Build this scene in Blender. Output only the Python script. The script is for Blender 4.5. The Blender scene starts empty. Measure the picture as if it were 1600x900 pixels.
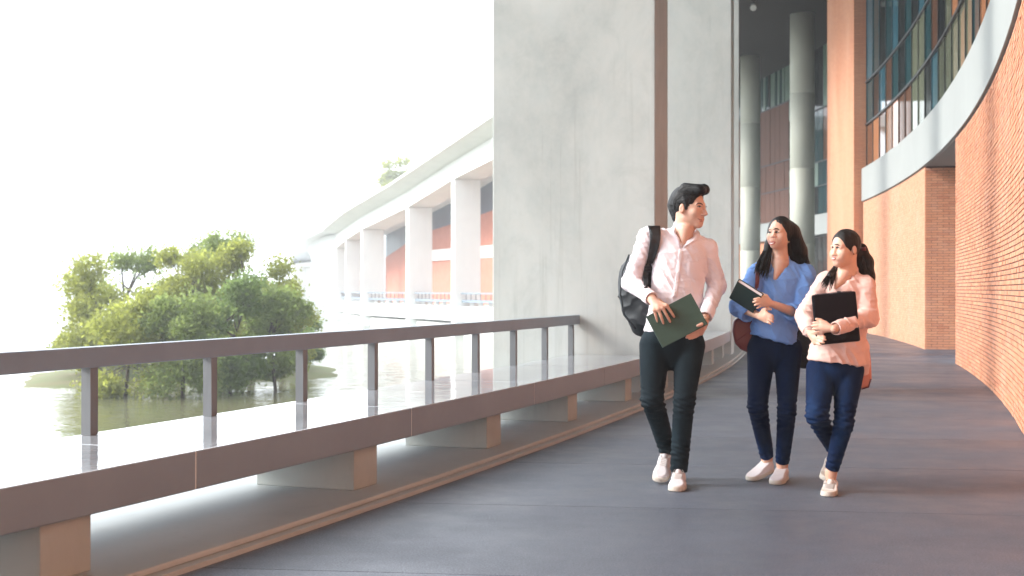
import bpy, bmesh, math, random
import numpy as np
from mathutils import Vector, Matrix
from mathutils.bvhtree import BVHTree
random.seed(7); RNG = np.random.default_rng(7)
scene = bpy.context.scene; COL = scene.collection
R = math.radians
# ------------------------------------------------------------------ camera
EYE = 1.16; FPX = 2000.0; HZ = 452.0          # eye height (m); focal length and horizon row of the 1600 px wide photograph
cam_d = bpy.data.cameras.new('camera'); cam = bpy.data.objects.new('camera', cam_d); COL.objects.link(cam)
cam.location = (0, 0, EYE); cam.rotation_euler = (R(90), 0, 0)
cam_d.sensor_width = 36.0; cam_d.lens = 36.0 * FPX / 1600; cam_d.shift_y = 2.0 / 1600
cam_d.clip_start = 0.05; cam_d.clip_end = 3000
cam_d.dof.use_dof = True; cam_d.dof.focus_distance = 7.6; cam_d.dof.aperture_fstop = 4.0
scene.camera = cam
# ------------------------------------------------------------------ sky, sun, exposure
SUN_EL, SUN_AZ = 31, -94                      # degrees; azimuth clockwise from +Y
w = bpy.data.worlds.new("World"); scene.world = w; w.use_nodes = True
nt = w.node_tree; bg = nt.nodes['Background']
sky = nt.nodes.new('ShaderNodeTexSky'); sky.sky_type = 'NISHITA'; sky.sun_disc = False
sky.sun_elevation = R(SUN_EL); sky.sun_rotation = R(SUN_AZ); sky.dust_density = 2.0; sky.air_density = 1.2; sky.ozone_density = 1.0
hs = nt.nodes.new('ShaderNodeHueSaturation'); hs.inputs['Saturation'].default_value = 0.30
nt.links.new(sky.outputs[0], hs.inputs['Color'])
cl = nt.nodes.new('ShaderNodeMix'); cl.data_type = 'RGBA'; cl.inputs[0].default_value = .8; cl.inputs[7].default_value = (6.6, 7.1, 7.6, 1)   # bright overcast veil
nt.links.new(hs.outputs[0], cl.inputs[6]); nt.links.new(cl.outputs[2], bg.inputs[0])
bg.inputs[1].default_value = 0.15
sd = bpy.data.lights.new('sun', 'SUN'); sun = bpy.data.objects.new('sun', sd); COL.objects.link(sun)
sd.energy = 1.2; sd.angle = R(19); sd.color = (1.0, 0.94, 0.86)
_d = Vector((math.sin(R(SUN_AZ)) * math.cos(R(SUN_EL)), math.cos(R(SUN_AZ)) * math.cos(R(SUN_EL)), math.sin(R(SUN_EL))))
sun.rotation_euler = _d.to_track_quat('Z', 'Y').to_euler(); sun.location = (0, 0, 30)
vs = scene.view_settings; vs.view_transform = 'Standard'; vs.look = 'None'; vs.exposure = 2.0; vs.gamma = 1.0; vs.use_curve_mapping = False
# ------------------------------------------------------------------ object helpers
def obj(name, me, mats=None, parent=None):
    o = bpy.data.objects.new(name, me); COL.objects.link(o)
    if mats is not None and me is not None and not me.materials:
        for m in (mats if isinstance(mats, (list, tuple)) else [mats]): me.materials.append(m)
    if parent is not None: o.parent = parent
    return o
def tag(o, label=None, cat=None, group=None, kind=None):
    if label: o['label'] = label
    if cat: o['category'] = cat
    if group: o['group'] = group
    if kind: o['kind'] = kind
    return o
def thing(name, label, cat, group=None):
    o = bpy.data.objects.new(name, None); COL.objects.link(o); o.empty_display_size = 0.2
    return tag(o, label, cat, group)
def mesh(name, V, F, smooth=False, uv=None, attr=None):
    me = bpy.data.meshes.new(name)
    V = np.asarray(V, dtype=np.float64)
    me.from_pydata(V.tolist() if len(V) < 3000 else V, [], F.tolist() if isinstance(F, np.ndarray) else F)
    if uv is not None:
        l = me.uv_layers.new(name='UVMap'); l.data.foreach_set('uv', np.asarray(uv, dtype=np.float32).ravel())
    if attr is not None:
        a = me.attributes.new('rnd', 'FLOAT', 'FACE'); a.data.foreach_set('value', np.asarray(attr, dtype=np.float32))
    me.update()
    if smooth: me.polygons.foreach_set('use_smooth', [True] * len(me.polygons))
    return me
class MB:
    """collects shapes into one mesh"""
    def __init__(s): s.V = []; s.F = []
    def add(s, V, F):
        n = len(s.V); s.V += [tuple(v) for v in V]; s.F += [tuple(i + n for i in f) for f in F]
    def hexa(s, P): s.add(P, [(0,3,2,1),(4,5,6,7),(0,1,5,4),(1,2,6,5),(2,3,7,6),(3,0,4,7)])
    def box(s, a, b):
        (x0,y0,z0),(x1,y1,z1) = a, b
        s.hexa([(x0,y0,z0),(x1,y0,z0),(x1,y1,z0),(x0,y1,z0),(x0,y0,z1),(x1,y0,z1),(x1,y1,z1),(x0,y1,z1)])
    def bar(s, a, b, w, h=None, up=(0,0,1)):
        h = h or w; a = Vector(a); b = Vector(b); d = (b - a).normalized(); u = Vector(up)
        if abs(d.dot(u)) > .95: u = Vector((0,1,0))
        r = d.cross(u).normalized(); u = r.cross(d)
        P = [];
        for c in (a, b): P += [c - r*w/2 - u*h/2, c + r*w/2 - u*h/2, c + r*w/2 + u*h/2, c - r*w/2 + u*h/2]
        s.hexa(P)
    def tube(s, pts, rad, n=8, caps=True):
        pts = [Vector(p) for p in pts]; rs = rad if isinstance(rad, (list, tuple)) else [rad]*len(pts)
        base = len(s.V); pr = None
        for i, p in enumerate(pts):
            d = (pts[min(i+1, len(pts)-1)] - pts[max(i-1, 0)]).normalized()
            if pr is None: pr = d.orthogonal().normalized()
            pr = (pr - d*pr.dot(d)).normalized(); q = d.cross(pr)
            for k in range(n):
                t = 2*math.pi*k/n; s.V.append(tuple(p + (pr*math.cos(t) + q*math.sin(t))*rs[i]))
        for i in range(len(pts)-1):
            for k in range(n):
                a = base+i*n+k; b = base+i*n+(k+1) % n; s.F.append((a, b, b+n, a+n))
        if caps: s.F.append(tuple(base+k for k in range(n))[::-1]); s.F.append(tuple(base+(len(pts)-1)*n+k for k in range(n)))
    def build(s, name, m, parent=None, smooth=False, bevel=0):
        me = mesh(name, s.V, s.F, smooth); o = obj(name, me, m, parent)
        if bevel: bevel_mesh(me, bevel)
        return o
def bevel_mesh(me, wd, seg=2):
    bm = bmesh.new(); bm.from_mesh(me); bmesh.ops.recalc_face_normals(bm, faces=bm.faces)
    es = [e for e in bm.edges if len(e.link_faces) == 2 and e.calc_face_angle(0) > 0.6]
    bmesh.ops.bevel(bm, geom=es, offset=wd, segments=seg, affect='EDGES', profile=0.5, clamp_overlap=True)
    bm.to_mesh(me); bm.free()
# ------------------------------------------------------------------ the ring: everything stands on circles about one centre
CX, CY, RC = -104.76, 47.13, 111.59           # the kerb line's circle
def rp(arc, dr, z=0.0):
    a = arc / RC; r = RC + dr
    return (CX + r*math.cos(a), CY + r*math.sin(a), z)
def ring_box(arc0, arc1, dr0, dr1, z0, z1, n=None, ztop=None):
    """closed curved box with uv = (arc, z); ztop(arc) may vary the top"""
    n = n or max(1, int(abs(arc1-arc0)/0.7)); V = []; F = []; UV = []
    for i in range(n+1):
        a = arc0 + (arc1-arc0)*i/n; t = ztop(a) if ztop else z1
        V += [rp(a, dr0, z0), rp(a, dr1, z0), rp(a, dr1, t), rp(a, dr0, t)]
    def uvof(k):
        i, c = divmod(k, 4); a = arc0 + (arc1-arc0)*i/n
        return a + (dr1-dr0 if c in (1, 2) else 0), V[k][2]
    def face(f):
        F.append(f)
        for k in f: UV.append(uvof(k))
    for i in range(n):
        b = 4*i
        face((b, b+3, b+7, b+4)); face((b+1, b+5, b+6, b+2)); face((b+3, b+2, b+6, b+7)); face((b, b+4, b+5, b+1))
    face((0, 1, 2, 3)); e = 4*n; face((e, e+3, e+2, e+1))
    return V, F, UV
def rbox(name, m, parent, *a, bevel=0, **k):
    V, F, UV = ring_box(*a, **k); me = mesh(name, V, F, uv=UV); o = obj(name, me, m, parent)
    bm = bmesh.new(); bm.from_mesh(me); bmesh.ops.recalc_face_normals(bm, faces=bm.faces); bm.to_mesh(me); bm.free()
    if bevel: bevel_mesh(me, bevel)
    return o
# ------------------------------------------------------------------ materials
def mat(name, col=(.5,.5,.5), rough=.6, var=None, scale=4.0, bump=0.0, bscale=40.0, metal=0.0, spec=.5, stretch=(1,1,1), detail=6, coat=0.0, sheen=0.0, extra=None, coords='Object', sss=0.0):
    m = bpy.data.materials.new(name); m.use_nodes = True; t = m.node_tree; N = t.nodes; L = t.links
    b = N['Principled BSDF']; b.inputs['Base Color'].default_value = (*col, 1); b.inputs['Roughness'].default_value = rough
    b.inputs['Metallic'].default_value = metal; b.inputs['Specular IOR Level'].default_value = spec
    b.inputs['Coat Weight'].default_value = coat; b.inputs['Sheen Weight'].default_value = sheen
    if sss: b.inputs['Subsurface Weight'].default_value = sss; b.inputs['Subsurface Radius'].default_value = (.012,.004,.002); b.inputs['Subsurface Scale'].default_value = 1.0
    tc = N.new('ShaderNodeTexCoord'); mp = N.new('ShaderNodeMapping'); mp.inputs['Scale'].default_value = stretch; L.new(tc.outputs[coords], mp.inputs[0])
    if var:
        n = N.new('ShaderNodeTexNoise'); n.inputs['Scale'].default_value = scale; n.inputs['Detail'].default_value = detail; n.inputs['Roughness'].default_value = .62
        L.new(mp.outputs[0], n.inputs[0]); r = N.new('ShaderNodeValToRGB'); r.color_ramp.elements[0].position = .3; r.color_ramp.elements[1].position = .7
        r.color_ramp.elements[0].color = (*var, 1); r.color_ramp.elements[1].color = (*col, 1); L.new(n.outputs[0], r.inputs[0]); L.new(r.outputs[0], b.inputs['Base Color'])
    if bump:
        n2 = N.new('ShaderNodeTexNoise'); n2.inputs['Scale'].default_value = bscale; n2.inputs['Detail'].default_value = 5; L.new(mp.outputs[0], n2.inputs[0])
        bp = N.new('ShaderNodeBump'); bp.inputs['Strength'].default_value = 1.0; bp.inputs['Distance'].default_value = bump; L.new(n2.outputs[0], bp.inputs['Height']); L.new(bp.outputs[0], b.inputs['Normal'])
    if extra: extra(m, N, L, b)
    return m
def mixcol(N, L, a, b, fac, mode='MIX'):
    x = N.new('ShaderNodeMix'); x.data_type = 'RGBA'; x.blend_type = mode
    for i, v in ((6, a), (7, b)):
        if hasattr(v, 'is_linked') or hasattr(v, 'links'): L.new(v, x.inputs[i])
        else: x.inputs[i].default_value = (*v, 1)
    if isinstance(fac, (int, float)): x.inputs[0].default_value = fac
    else: L.new(fac, x.inputs[0])
    return x.outputs[2]
def noise(N, L, scale, stretch=(1,1,1), detail=6, rough=.6, coords='Object', dist=0):
    tc = N.new('ShaderNodeTexCoord'); mp = N.new('ShaderNodeMapping'); mp.inputs['Scale'].default_value = stretch; L.new(tc.outputs[coords], mp.inputs[0])
    n = N.new('ShaderNodeTexNoise'); n.inputs['Scale'].default_value = scale; n.inputs['Detail'].default_value = detail; n.inputs['Roughness'].default_value = rough; n.inputs['Distortion'].default_value = dist
    L.new(mp.outputs[0], n.inputs[0]); return n.outputs[0]
def ramp(N, L, src, p0, p1, c0=(0,0,0), c1=(1,1,1)):
    r = N.new('ShaderNodeValToRGB'); e = r.color_ramp.elements; e[0].position = p0; e[1].position = p1; e[0].color = (*c0, 1); e[1].color = (*c1, 1); L.new(src, r.inputs[0]); return r.outputs[0]
def concrete_extra(base, dark, warm, streak=.5):
    def f(m, N, L, b):
        big = ramp(N, L, noise(N, L, .55, (1,1,.6), 8, .65, dist=.6), .32, .68)
        c = mixcol(N, L, dark, base, big)
        fine = ramp(N, L, noise(N, L, 5, (1,1,.8), 9, .75), .38, .62)
        c = mixcol(N, L, c, mixcol(N, L, base, warm, .5), ramp(N, L, fine, 0, 1, (0,0,0), (.35,.35,.35)))
        c = mixcol(N, L, c, tuple(k*.72 for k in dark), ramp(N, L, noise(N, L, 2.2, (1,1,.8), 10, .8, dist=.4), .52, .75, (0,0,0), (.55*streak+.05,)*3))
        st = ramp(N, L, noise(N, L, 3.2, (4,4,.12), 7, .7), .55, .78)
        msk = ramp(N, L, noise(N, L, .45, (1,1,1), 3, .5), .42, .62)
        mm = N.new('ShaderNodeMath'); mm.operation = 'MULTIPLY'; L.new(st, mm.inputs[0]); L.new(msk, mm.inputs[1])
        m2 = N.new('ShaderNodeMath'); m2.operation = 'MULTIPLY'; L.new(mm.outputs[0], m2.inputs[0]); m2.inputs[1].default_value = streak
        c = mixcol(N, L, c, (.17,.165,.155), m2.outputs[0])
        L.new(c, b.inputs['Base Color'])
        bp = N.new('ShaderNodeBump'); bp.inputs['Distance'].default_value = .0020; bp.inputs['Strength'].default_value = .6
        L.new(noise(N, L, 14, (1,1,.7), 10, .75), bp.inputs['Height']); L.new(bp.outputs[0], b.inputs['Normal'])
    return f
M = {}
M['concrete'] = mat('fair_faced_concrete', rough=.7, extra=concrete_extra((.46,.485,.475), (.305,.33,.325), (.46,.43,.39), .5))
M['concrete_col'] = mat('column_concrete', rough=.6, extra=concrete_extra((.46,.48,.42), (.38,.40,.35), (.45,.43,.34), .25))
M['concrete_band'] = mat('band_concrete', rough=.6, extra=concrete_extra((.33,.355,.35), (.29,.31,.31), (.32,.32,.31), .12))
M['concrete_far'] = mat('white_painted_concrete', rough=.7, extra=concrete_extra((.74,.76,.74), (.66,.68,.67), (.7,.69,.64), .15))
M['ledge'] = mat('ledge_concrete', rough=.6, extra=concrete_extra((.45,.49,.50), (.36,.39,.40), (.45,.46,.45), .3))
M['support'] = mat('support_concrete', rough=.7, extra=concrete_extra((.39,.43,.42), (.30,.32,.31), (.39,.39,.36), .5))
def floor_extra(m, N, L, b):
    big = ramp(N, L, noise(N, L, .6, (1,2.2,1), 6, .6), .3, .7)
    c = mixcol(N, L, (.043,.054,.076), (.062,.075,.102), big)
    c = mixcol(N, L, c, (.085,.095,.115), ramp(N, L, noise(N, L, 2.6, (1,1,1), 8, .75, dist=.8), .56, .74, (0,0,0), (.5,.5,.5)))
    sp = ramp(N, L, noise(N, L, 110, (1,1,1), 3, .7), .45, .72)
    c = mixcol(N, L, c, (.19,.21,.26), ramp(N, L, sp, 0, 1, (0,0,0), (.8,.8,.8)))
    c = mixcol(N, L, c, (.05,.052,.06), ramp(N, L, noise(N, L, 1.6, (.5,3.5,1), 7, .7), .55, .8, (0,0,0), (.5,.5,.5)))
    oi = N.new('ShaderNodeObjectInfo'); v = N.new('ShaderNodeHueSaturation'); mr = N.new('ShaderNodeMapRange'); L.new(oi.outputs['Random'], mr.inputs[0]); mr.inputs[3].default_value = .92; mr.inputs[4].default_value = 1.08
    L.new(mr.outputs[0], v.inputs['Value']); L.new(c, v.inputs['Color']); L.new(v.outputs[0], b.inputs['Base Color'])
    bp = N.new('ShaderNodeBump'); bp.inputs['Distance'].default_value = .0020; L.new(noise(N, L, 150, (1,1,1), 3, .6), bp.inputs['Height']); L.new(bp.outputs[0], b.inputs['Normal'])
    L.new(ramp(N, L, noise(N, L, 1.2, (1,1,1), 5, .6), .3, .7, (.33,.33,.33), (.6,.6,.6)), b.inputs['Roughness'])
M['floor'] = mat('dark_terrazzo_floor', rough=.5, extra=floor_extra)
M['joint'] = mat('floor_joint', (.03,.03,.035), .8)
def brick_extra(cols, use_obj=False):
    def f(m, N, L, b):
        at = N.new('ShaderNodeAttribute'); at.attribute_name = 'rnd'
        oi = N.new('ShaderNodeObjectInfo'); ad = N.new('ShaderNodeMath'); ad.operation = 'ADD'; L.new(at.outputs['Fac'], ad.inputs[0]); L.new(oi.outputs['Random'], ad.inputs[1])
        fr = N.new('ShaderNodeMath'); fr.operation = 'FRACT'; L.new(ad.outputs[0], fr.inputs[0])
        r = N.new('ShaderNodeValToRGB'); e = r.color_ramp.elements; e[0].color = (*cols[0], 1); e[1].color = (*cols[-1], 1); e[1].position = 1
        for i, cc in enumerate(cols[1:-1]): x = e.new((i+1)/(len(cols)-1)); x.color = (*cc, 1)
        L.new(fr.outputs[0], r.inputs[0])
        c = mixcol(N, L, r.outputs[0], (.62,.42,.34), ramp(N, L, noise(N, L, 1.1, (1,1,1), 7, .7), .5, .8, (0,0,0), (.35,.35,.35)))
        c = mixcol(N, L, c, (.25,.11,.07), ramp(N, L, noise(N, L, 30, (1,1,1), 5, .7), .55, .8, (0,0,0), (.4,.4,.4)))
        L.new(c, b.inputs['Base Color'])
        bp = N.new('ShaderNodeBump'); bp.inputs['Distance'].default_value = .003; L.new(noise(N, L, 60, (1,1,1), 5, .7), bp.inputs['Height']); L.new(bp.outputs[0], b.inputs['Normal'])
    return f
BC = [(.56,.225,.12),(.62,.265,.145),(.50,.185,.10),(.64,.29,.165),(.58,.24,.13),(.54,.24,.15)]
M['brick'] = mat('orange_brick', rough=.8, extra=brick_extra(BC))
M['brick_pale'] = mat('pale_orange_brick', rough=.8, extra=brick_extra([(.60,.29,.175),(.64,.32,.19),(.58,.265,.155),(.66,.34,.21)]))
M['mortar_pale'] = mat('flush_mortar', (.34,.17,.11), .9)
M['mortar'] = mat('raked_mortar', (.11,.06,.045), .9)
def btex_extra(c1, c2, mort, sc=1.0):
    def f(m, N, L, b):
        tc = N.new('ShaderNodeTexCoord'); mp = N.new('ShaderNodeMapping'); L.new(tc.outputs['UV'], mp.inputs[0])
        t = N.new('ShaderNodeTexBrick'); t.inputs['Scale'].default_value = 1.0; t.inputs['Brick Width'].default_value = .215; t.inputs['Row Height'].default_value = .05; t.inputs['Mortar Size'].default_value = .004
        t.inputs['Color1'].default_value = (*c1, 1); t.inputs['Color2'].default_value = (*c2, 1); t.inputs['Mortar'].default_value = (*mort, 1); t.offset = .5
        L.new(mp.outputs[0], t.inputs[0])
        c = mixcol(N, L, t.outputs[0], (.66,.40,.27), ramp(N, L, noise(N, L, .7, (1,1,.3), 6, .65), .4, .75, (0,0,0), (.45,.45,.45)))
        L.new(c, b.inputs['Base Color'])
    return f
M['brick_tex'] = mat('orange_brickwork', rough=.85, extra=btex_extra((.60,.26,.14), (.54,.22,.12), (.38,.16,.095)))
M['brick_far'] = mat('far_brickwork', (.55,.21,.14), .85, var=(.48,.17,.11), scale=2)
def glass_m(name, col, rough=.05):
    def f(m, N, L, b): b.inputs['IOR'].default_value = 1.16
    return mat(name, col, rough, spec=.5, var=tuple(c*.75 for c in col), scale=.5, stretch=(1,1,.2), bump=.002, bscale=.7, extra=f)
M['glass_teal'] = glass_m('teal_glass', (.012,.055,.065)); M['glass_dark'] = glass_m('dark_glass', (.012,.018,.02))
M['glass_blue'] = glass_m('blue_glass', (.03,.11,.15)); M['glass_brown'] = glass_m('brown_reflection_glass', (.13,.06,.035))  # brown: reflected surroundings painted into the pane colour
M['glass_olive'] = glass_m('olive_reflection_glass', (.13,.145,.10)); M['glass_orange'] = glass_m('orange_reflection_glass', (.38,.17,.085))  # olive and orange reflections, with some pale blinds, painted into the colour
M['mullion'] = mat('dark_aluminium', (.03,.035,.04), .4, metal=.6)
M['terracotta'] = mat('terracotta_panel', (.135,.055,.034), .7, var=(.095,.036,.022), scale=3, stretch=(3,3,.4))
M['terracotta2'] = mat('pale_terracotta_panel', (.24,.115,.08), .7, var=(.18,.08,.055), scale=3)
M['ribglass'] = mat('ribbed_green_glass', (.13,.22,.17), .3, var=(.07,.13,.10), scale=2, stretch=(1,1,.2))
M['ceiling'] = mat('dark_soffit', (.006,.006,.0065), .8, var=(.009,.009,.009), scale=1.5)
M['soffit'] = mat('grey_soffit', (.30,.27,.25), .8)
M['rail'] = mat('brown_grey_rail_paint', (.185,.24,.295), .42, var=(.158,.205,.255), scale=3, bump=.0006, bscale=60)
M['post'] = mat('grey_steel_post', (.15,.16,.175), .45, var=(.12,.13,.14), scale=12, stretch=(1,1,.2))
def bench_extra(m, N, L, b):
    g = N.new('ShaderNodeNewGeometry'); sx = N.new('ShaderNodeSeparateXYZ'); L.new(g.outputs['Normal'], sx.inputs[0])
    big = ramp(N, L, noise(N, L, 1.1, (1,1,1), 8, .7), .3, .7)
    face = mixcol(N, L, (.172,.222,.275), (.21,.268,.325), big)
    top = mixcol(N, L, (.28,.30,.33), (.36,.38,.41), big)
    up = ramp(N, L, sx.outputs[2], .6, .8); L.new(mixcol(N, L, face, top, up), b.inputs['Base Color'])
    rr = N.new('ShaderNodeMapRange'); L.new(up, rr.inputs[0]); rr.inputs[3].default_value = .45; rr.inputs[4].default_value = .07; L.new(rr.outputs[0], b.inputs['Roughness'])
    bp = N.new('ShaderNodeBump'); bp.inputs['Distance'].default_value = .0020; L.new(noise(N, L, 7, (.6,1,1), 3, .5), bp.inputs['Height']); L.new(bp.outputs[0], b.inputs['Normal'])
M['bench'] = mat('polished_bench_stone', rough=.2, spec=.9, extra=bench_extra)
M['white_metal'] = mat('white_painted_steel', (.72,.76,.76), .4)
def water_extra(m, N, L, b):
    b.inputs['IOR'].default_value = 1.33
    bp = N.new('ShaderNodeBump'); bp.inputs['Distance'].default_value = .05; bp.inputs['Strength'].default_value = 1
    a = noise(N, L, 1.3, (1,1.0,1), 4, .6, dist=.8); L.new(a, bp.inputs['Height']); L.new(bp.outputs[0], b.inputs['Normal'])
    L.new(mixcol(N, L, (.10,.11,.06), (.16,.14,.08), ramp(N, L, noise(N, L, .06, (1,1,1), 4, .6), .35, .65)), b.inputs['Base Color'])
M['water'] = mat('lake_water', rough=.04, spec=.6, extra=water_extra)
M['bank'] = mat('grassy_bank', (.09,.12,.035), .95, var=(.14,.12,.06), scale=.6)
M['bark'] = mat('bark', (.09,.065,.045), .9, var=(.05,.038,.03), scale=8, stretch=(1,1,.2), bump=.01, bscale=15)
def leaf(name, c, c2):
    def f(m, N, L, b):
        at = N.new('ShaderNodeAttribute'); at.attribute_name = 'rnd'
        L.new(mixcol(N, L, c, c2, at.outputs['Fac']), b.inputs['Base Color'])
        tr = N.new('ShaderNodeBsdfTranslucent'); L.new(mixcol(N, L, tuple(min(1, 1.7*k) for k in c2), c2, at.outputs['Fac']), tr.inputs[0])
        mx = N.new('ShaderNodeMixShader'); mx.inputs[0].default_value = .68; L.new(b.outputs[0], mx.inputs[1]); L.new(tr.outputs[0], mx.inputs[2])
        L.new(mx.outputs[0], N['Material Output'].inputs[0])
    return mat(name, c, .6, extra=f)
M['leaf_a'] = leaf('yellow_green_leaves', (.17,.195,.035), (.27,.29,.06)); M['leaf_b'] = leaf('mid_green_leaves', (.13,.18,.045), (.20,.25,.07)); M['leaf_c'] = leaf('deep_green_leaves', (.10,.16,.045), (.16,.22,.065))
# ------------------------------------------------------------------ walkway, kerb, water, ground
def strip_floor():
    root = bpy.data.objects.new('walkway', None); COL.objects.link(root); tag(root, kind='structure')
    y = 6.95 - 5*1.70 ; k = -.12; ws = []
    while y < 46: ws.append(y); y += 1.70
    for a, b in zip(ws[:-1], ws[1:]):                # y of the joint where x = -0.56
        g = .003 if b < 22 else .0
        ym = (a+b)/2
        def xk(yy, dr): return CX + math.sqrt(max(1, (RC+dr)**2 - (yy-CY)**2))
        x0, x1 = xk(ym, -.3)-.5, xk(ym, 3.5) + .9
        P = [(x0, a+g+k*(x0+.56)), (x1, a+g+k*(x1+.56)), (x1, b-g+k*(x1+.56)), (x0, b-g+k*(x0+.56))]
        m = MB(); m.hexa([(x, yy, -.05) for x, yy in P] + [(x, yy, 0) for x, yy in P]); m.build('paving_slab', M['floor'], root)
    m = MB(); m.add([rp(a, d, -.012) for a in np.linspace(-128, 25, 90) for d in (-.3, 9)], [(2*i, 2*i+1, 2*i+3, 2*i+2) for i in range(89)]); 
    m.build('joint_bed', M['joint'], root)
    V, F, UV = ring_box(-1.5, 25, -.3, 9, -.3, .0, n=60)   # beyond the joints that can be seen: one sheet
    obj('paving_field', mesh('paving_field', V, F), M['floor'], root)
    V, F, UV = ring_box(-128, -48.6, -.3, 9, -.3, -.006, n=60); obj('paving_field', mesh('paving_field', V, F), M['floor'], root)
strip_floor()
ke = rbox('kerb', M['ledge'], None, -128, 25, -1.55, 0.0, -.6, .022, n=190); tag(ke, kind='structure')
rbox('upper_step', M['ledge'], ke, -128, 25, -1.5, -.05, .022, .05, n=190, bevel=.008)
ed = rbox('deck_edge', M['concrete_far'], ke, -128, 25, -1.6, -1.25, -1.0, .03, n=150)
m = MB(); m.add([(-420,-420,-1.9),(420,-420,-1.9),(420,420,-1.9),(-420,420,-1.9)], [(0,1,2,3)]); lk = m.build('lake', M['water']); tag(lk, kind='structure')
m = MB(); m.add([(-424,-424,-2.6),(424,-424,-2.6),(424,424,-2.6),(-424,424,-2.6)], [(0,1,2,3)])
g = m.build('ground', M['bank']); tag(g, kind='structure')
def bank(name, cx, cy, rx, ry, hgt, n=44, seed=1):
    rg = random.Random(seed); V = []; F = []
    for j in range(9):
        t = j/8
        for i in range(n):
            a = 2*math.pi*i/n; wob = 1 + .10*math.sin(3*a+seed) + .06*math.sin(7*a+2*seed) + .03*rg.random()
            V.append((cx+rx*t*wob*math.cos(a), cy+ry*t*wob*math.sin(a), -2.3 + (hgt+.4)*max(0, 1-t**2.2) + .12*rg.random()))
    for j in range(8):
        for i in range(n): a = j*n+i; b = j*n+(i+1) % n; F.append((a, b, b+n, a+n))
    o = obj(name, mesh(name, V, F, True), M['bank']); tag(o, kind='structure'); return o
bank('river_bank', -11.9, 47, 6.6, 9, .42, seed=2)
# ------------------------------------------------------------------ bench and handrail, per bay between the concrete fins
FINS = [-33.94, -25.54, -16.95]; FT = .75
def bench_bay(a0, a1, joints, sup, label, rail=True, rlabel=''):
    t = thing('stone_bench', label, 'bench', 'long curved benches between the concrete fins')
    e = [a0] + joints + [a1]
    for x, y in zip(e[:-1], e[1:]):
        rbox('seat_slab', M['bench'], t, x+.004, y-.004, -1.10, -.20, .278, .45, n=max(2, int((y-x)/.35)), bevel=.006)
    for j_ in joints: rbox('joint_sealant', M['white_metal'], t, j_-.0035, j_+.0035, -1.09, -.203, .282, .447, n=1)
    for s in sup: rbox('support', M['support'], t, s-.14, s+.14, -.86, -.235, .05, .276, n=1, bevel=.006)
    h = thing('handrail', rlabel, 'handrail', 'handrails along the lake edge')
    rbox('top_rail', M['rail'], h, a0, a1+.0, -1.085, -1.005, .78, .88, n=int((a1-a0)/.35), bevel=.004)
    k = a1 - .23
    while k > a0:
        m = MB(); c = Vector(rp(k, -1.045)); r = (Vector(rp(k, 0))-c).normalized(); tt = Vector((-r.y, r.x, 0))*.0275; r = r*.0275
        m.hexa([c-r-tt+Vector((0,0,.451)), c+r-tt+Vector((0,0,.451)), c+r+tt+Vector((0,0,.451)), c-r+tt+Vector((0,0,.451))] + [c-r-tt+Vector((0,0,.779)), c+r-tt+Vector((0,0,.779)), c+r+tt+Vector((0,0,.779)), c-r+tt+Vector((0,0,.779))])
        m.build('post', M['post'], h); k -= 1.012
bench_bay(-50.0, -33.96, [-47.0, -44.9, -42.6, -40.42, -38.18, -36.12], [-48.3, -45.9, -43.38, -40.95, -38.97, -37.05, -35.0], 'grey polished stone bench from the left edge to the first concrete fin', rlabel='brown grey handrail on square posts along nearest bench, ending at first concrete fin')
bench_bay(-33.94+FT+.02, -25.56, [-31.0, -28.4], [-32.2, -30.4, -28.53, -26.7], 'grey bench behind the man, between first and second concrete fin', rlabel='handrail between first and second concrete fin, hidden behind the man')
bench_bay(-25.54+FT+.02, -16.97, [-22.5, -20.1], [-23.6, -21.6, -19.6, -17.8], 'grey bench beyond second concrete fin, mostly hidden by the maroon bag', rlabel='handrail between second and third concrete fin, hidden behind the fins')
def fin(a, label, top=11.8):
    t = thing('concrete_fin', label, 'concrete pillar', 'tall concrete fins along the walkway')
    rbox('shaft', M['concrete'], t, a, a+FT, -2.02, -.235+.06, -2.6, top, n=1, bevel=.015)
fin(FINS[0], 'widest tall pale grey concrete fin directly behind the man, where the near handrail ends')
fin(FINS[1], 'second tall concrete fin, between the man and the woman in blue')
fin(FINS[2], 'third concrete fin, narrow sliver seen right of the second fin')
fin(-8.4, 'fourth concrete fin, hidden behind the nearer ones'); fin(-59, 'concrete fin standing behind the viewpoint')
# ------------------------------------------------------------------ brick walls
def brick_box(L, H, D, jit=0.0):
    return np.array([(-L/2,-D/2,-H/2),(L/2,-D/2,-H/2),(L/2,D/2,-H/2),(-L/2,D/2,-H/2),(-L/2,-D/2,H/2),(L/2,-D/2,H/2),(L/2,D/2,H/2),(-L/2,D/2,H/2)])
BF = np.array([(0,3,2,1),(4,5,6,7),(0,1,5,4),(1,2,6,5),(2,3,7,6),(3,0,4,7)])
def brick_frames(arc0, arc1, dr, z0, z1, radial=False, pitch=.215, course=.05):
    """list of (centre, tangent, normal-in, length, z) for running bond; radial=True runs along dr at arc0"""
    out = []; nz = int((z1-z0)/course)
    for j in range(nz):
        z = z0 + (j+.5)*course; s = arc0 if not radial else dr[0]; e = arc1 if not radial else dr[1]
        p = s - (pitch/2 if j % 2 else 0) 
        while p < e - .02:
            u0 = max(p, s); u1 = min(p+pitch, e)
            if u1-u0 > .04:
                m_ = (u0+u1)/2
                if not radial:
                    c = Vector(rp(m_, dr, z)); a = m_/RC; t = Vector((-math.sin(a), math.cos(a), 0)); n = Vector((-math.cos(a), -math.sin(a), 0))
                else:
                    c = Vector(rp(arc0, m_, z)); a = arc0/RC; t = Vector((math.cos(a), math.sin(a), 0)); n = Vector((math.sin(a), -math.cos(a), 0))
                out.append((c, t, n, u1-u0-.009, z))
            p += pitch
    return out
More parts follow.
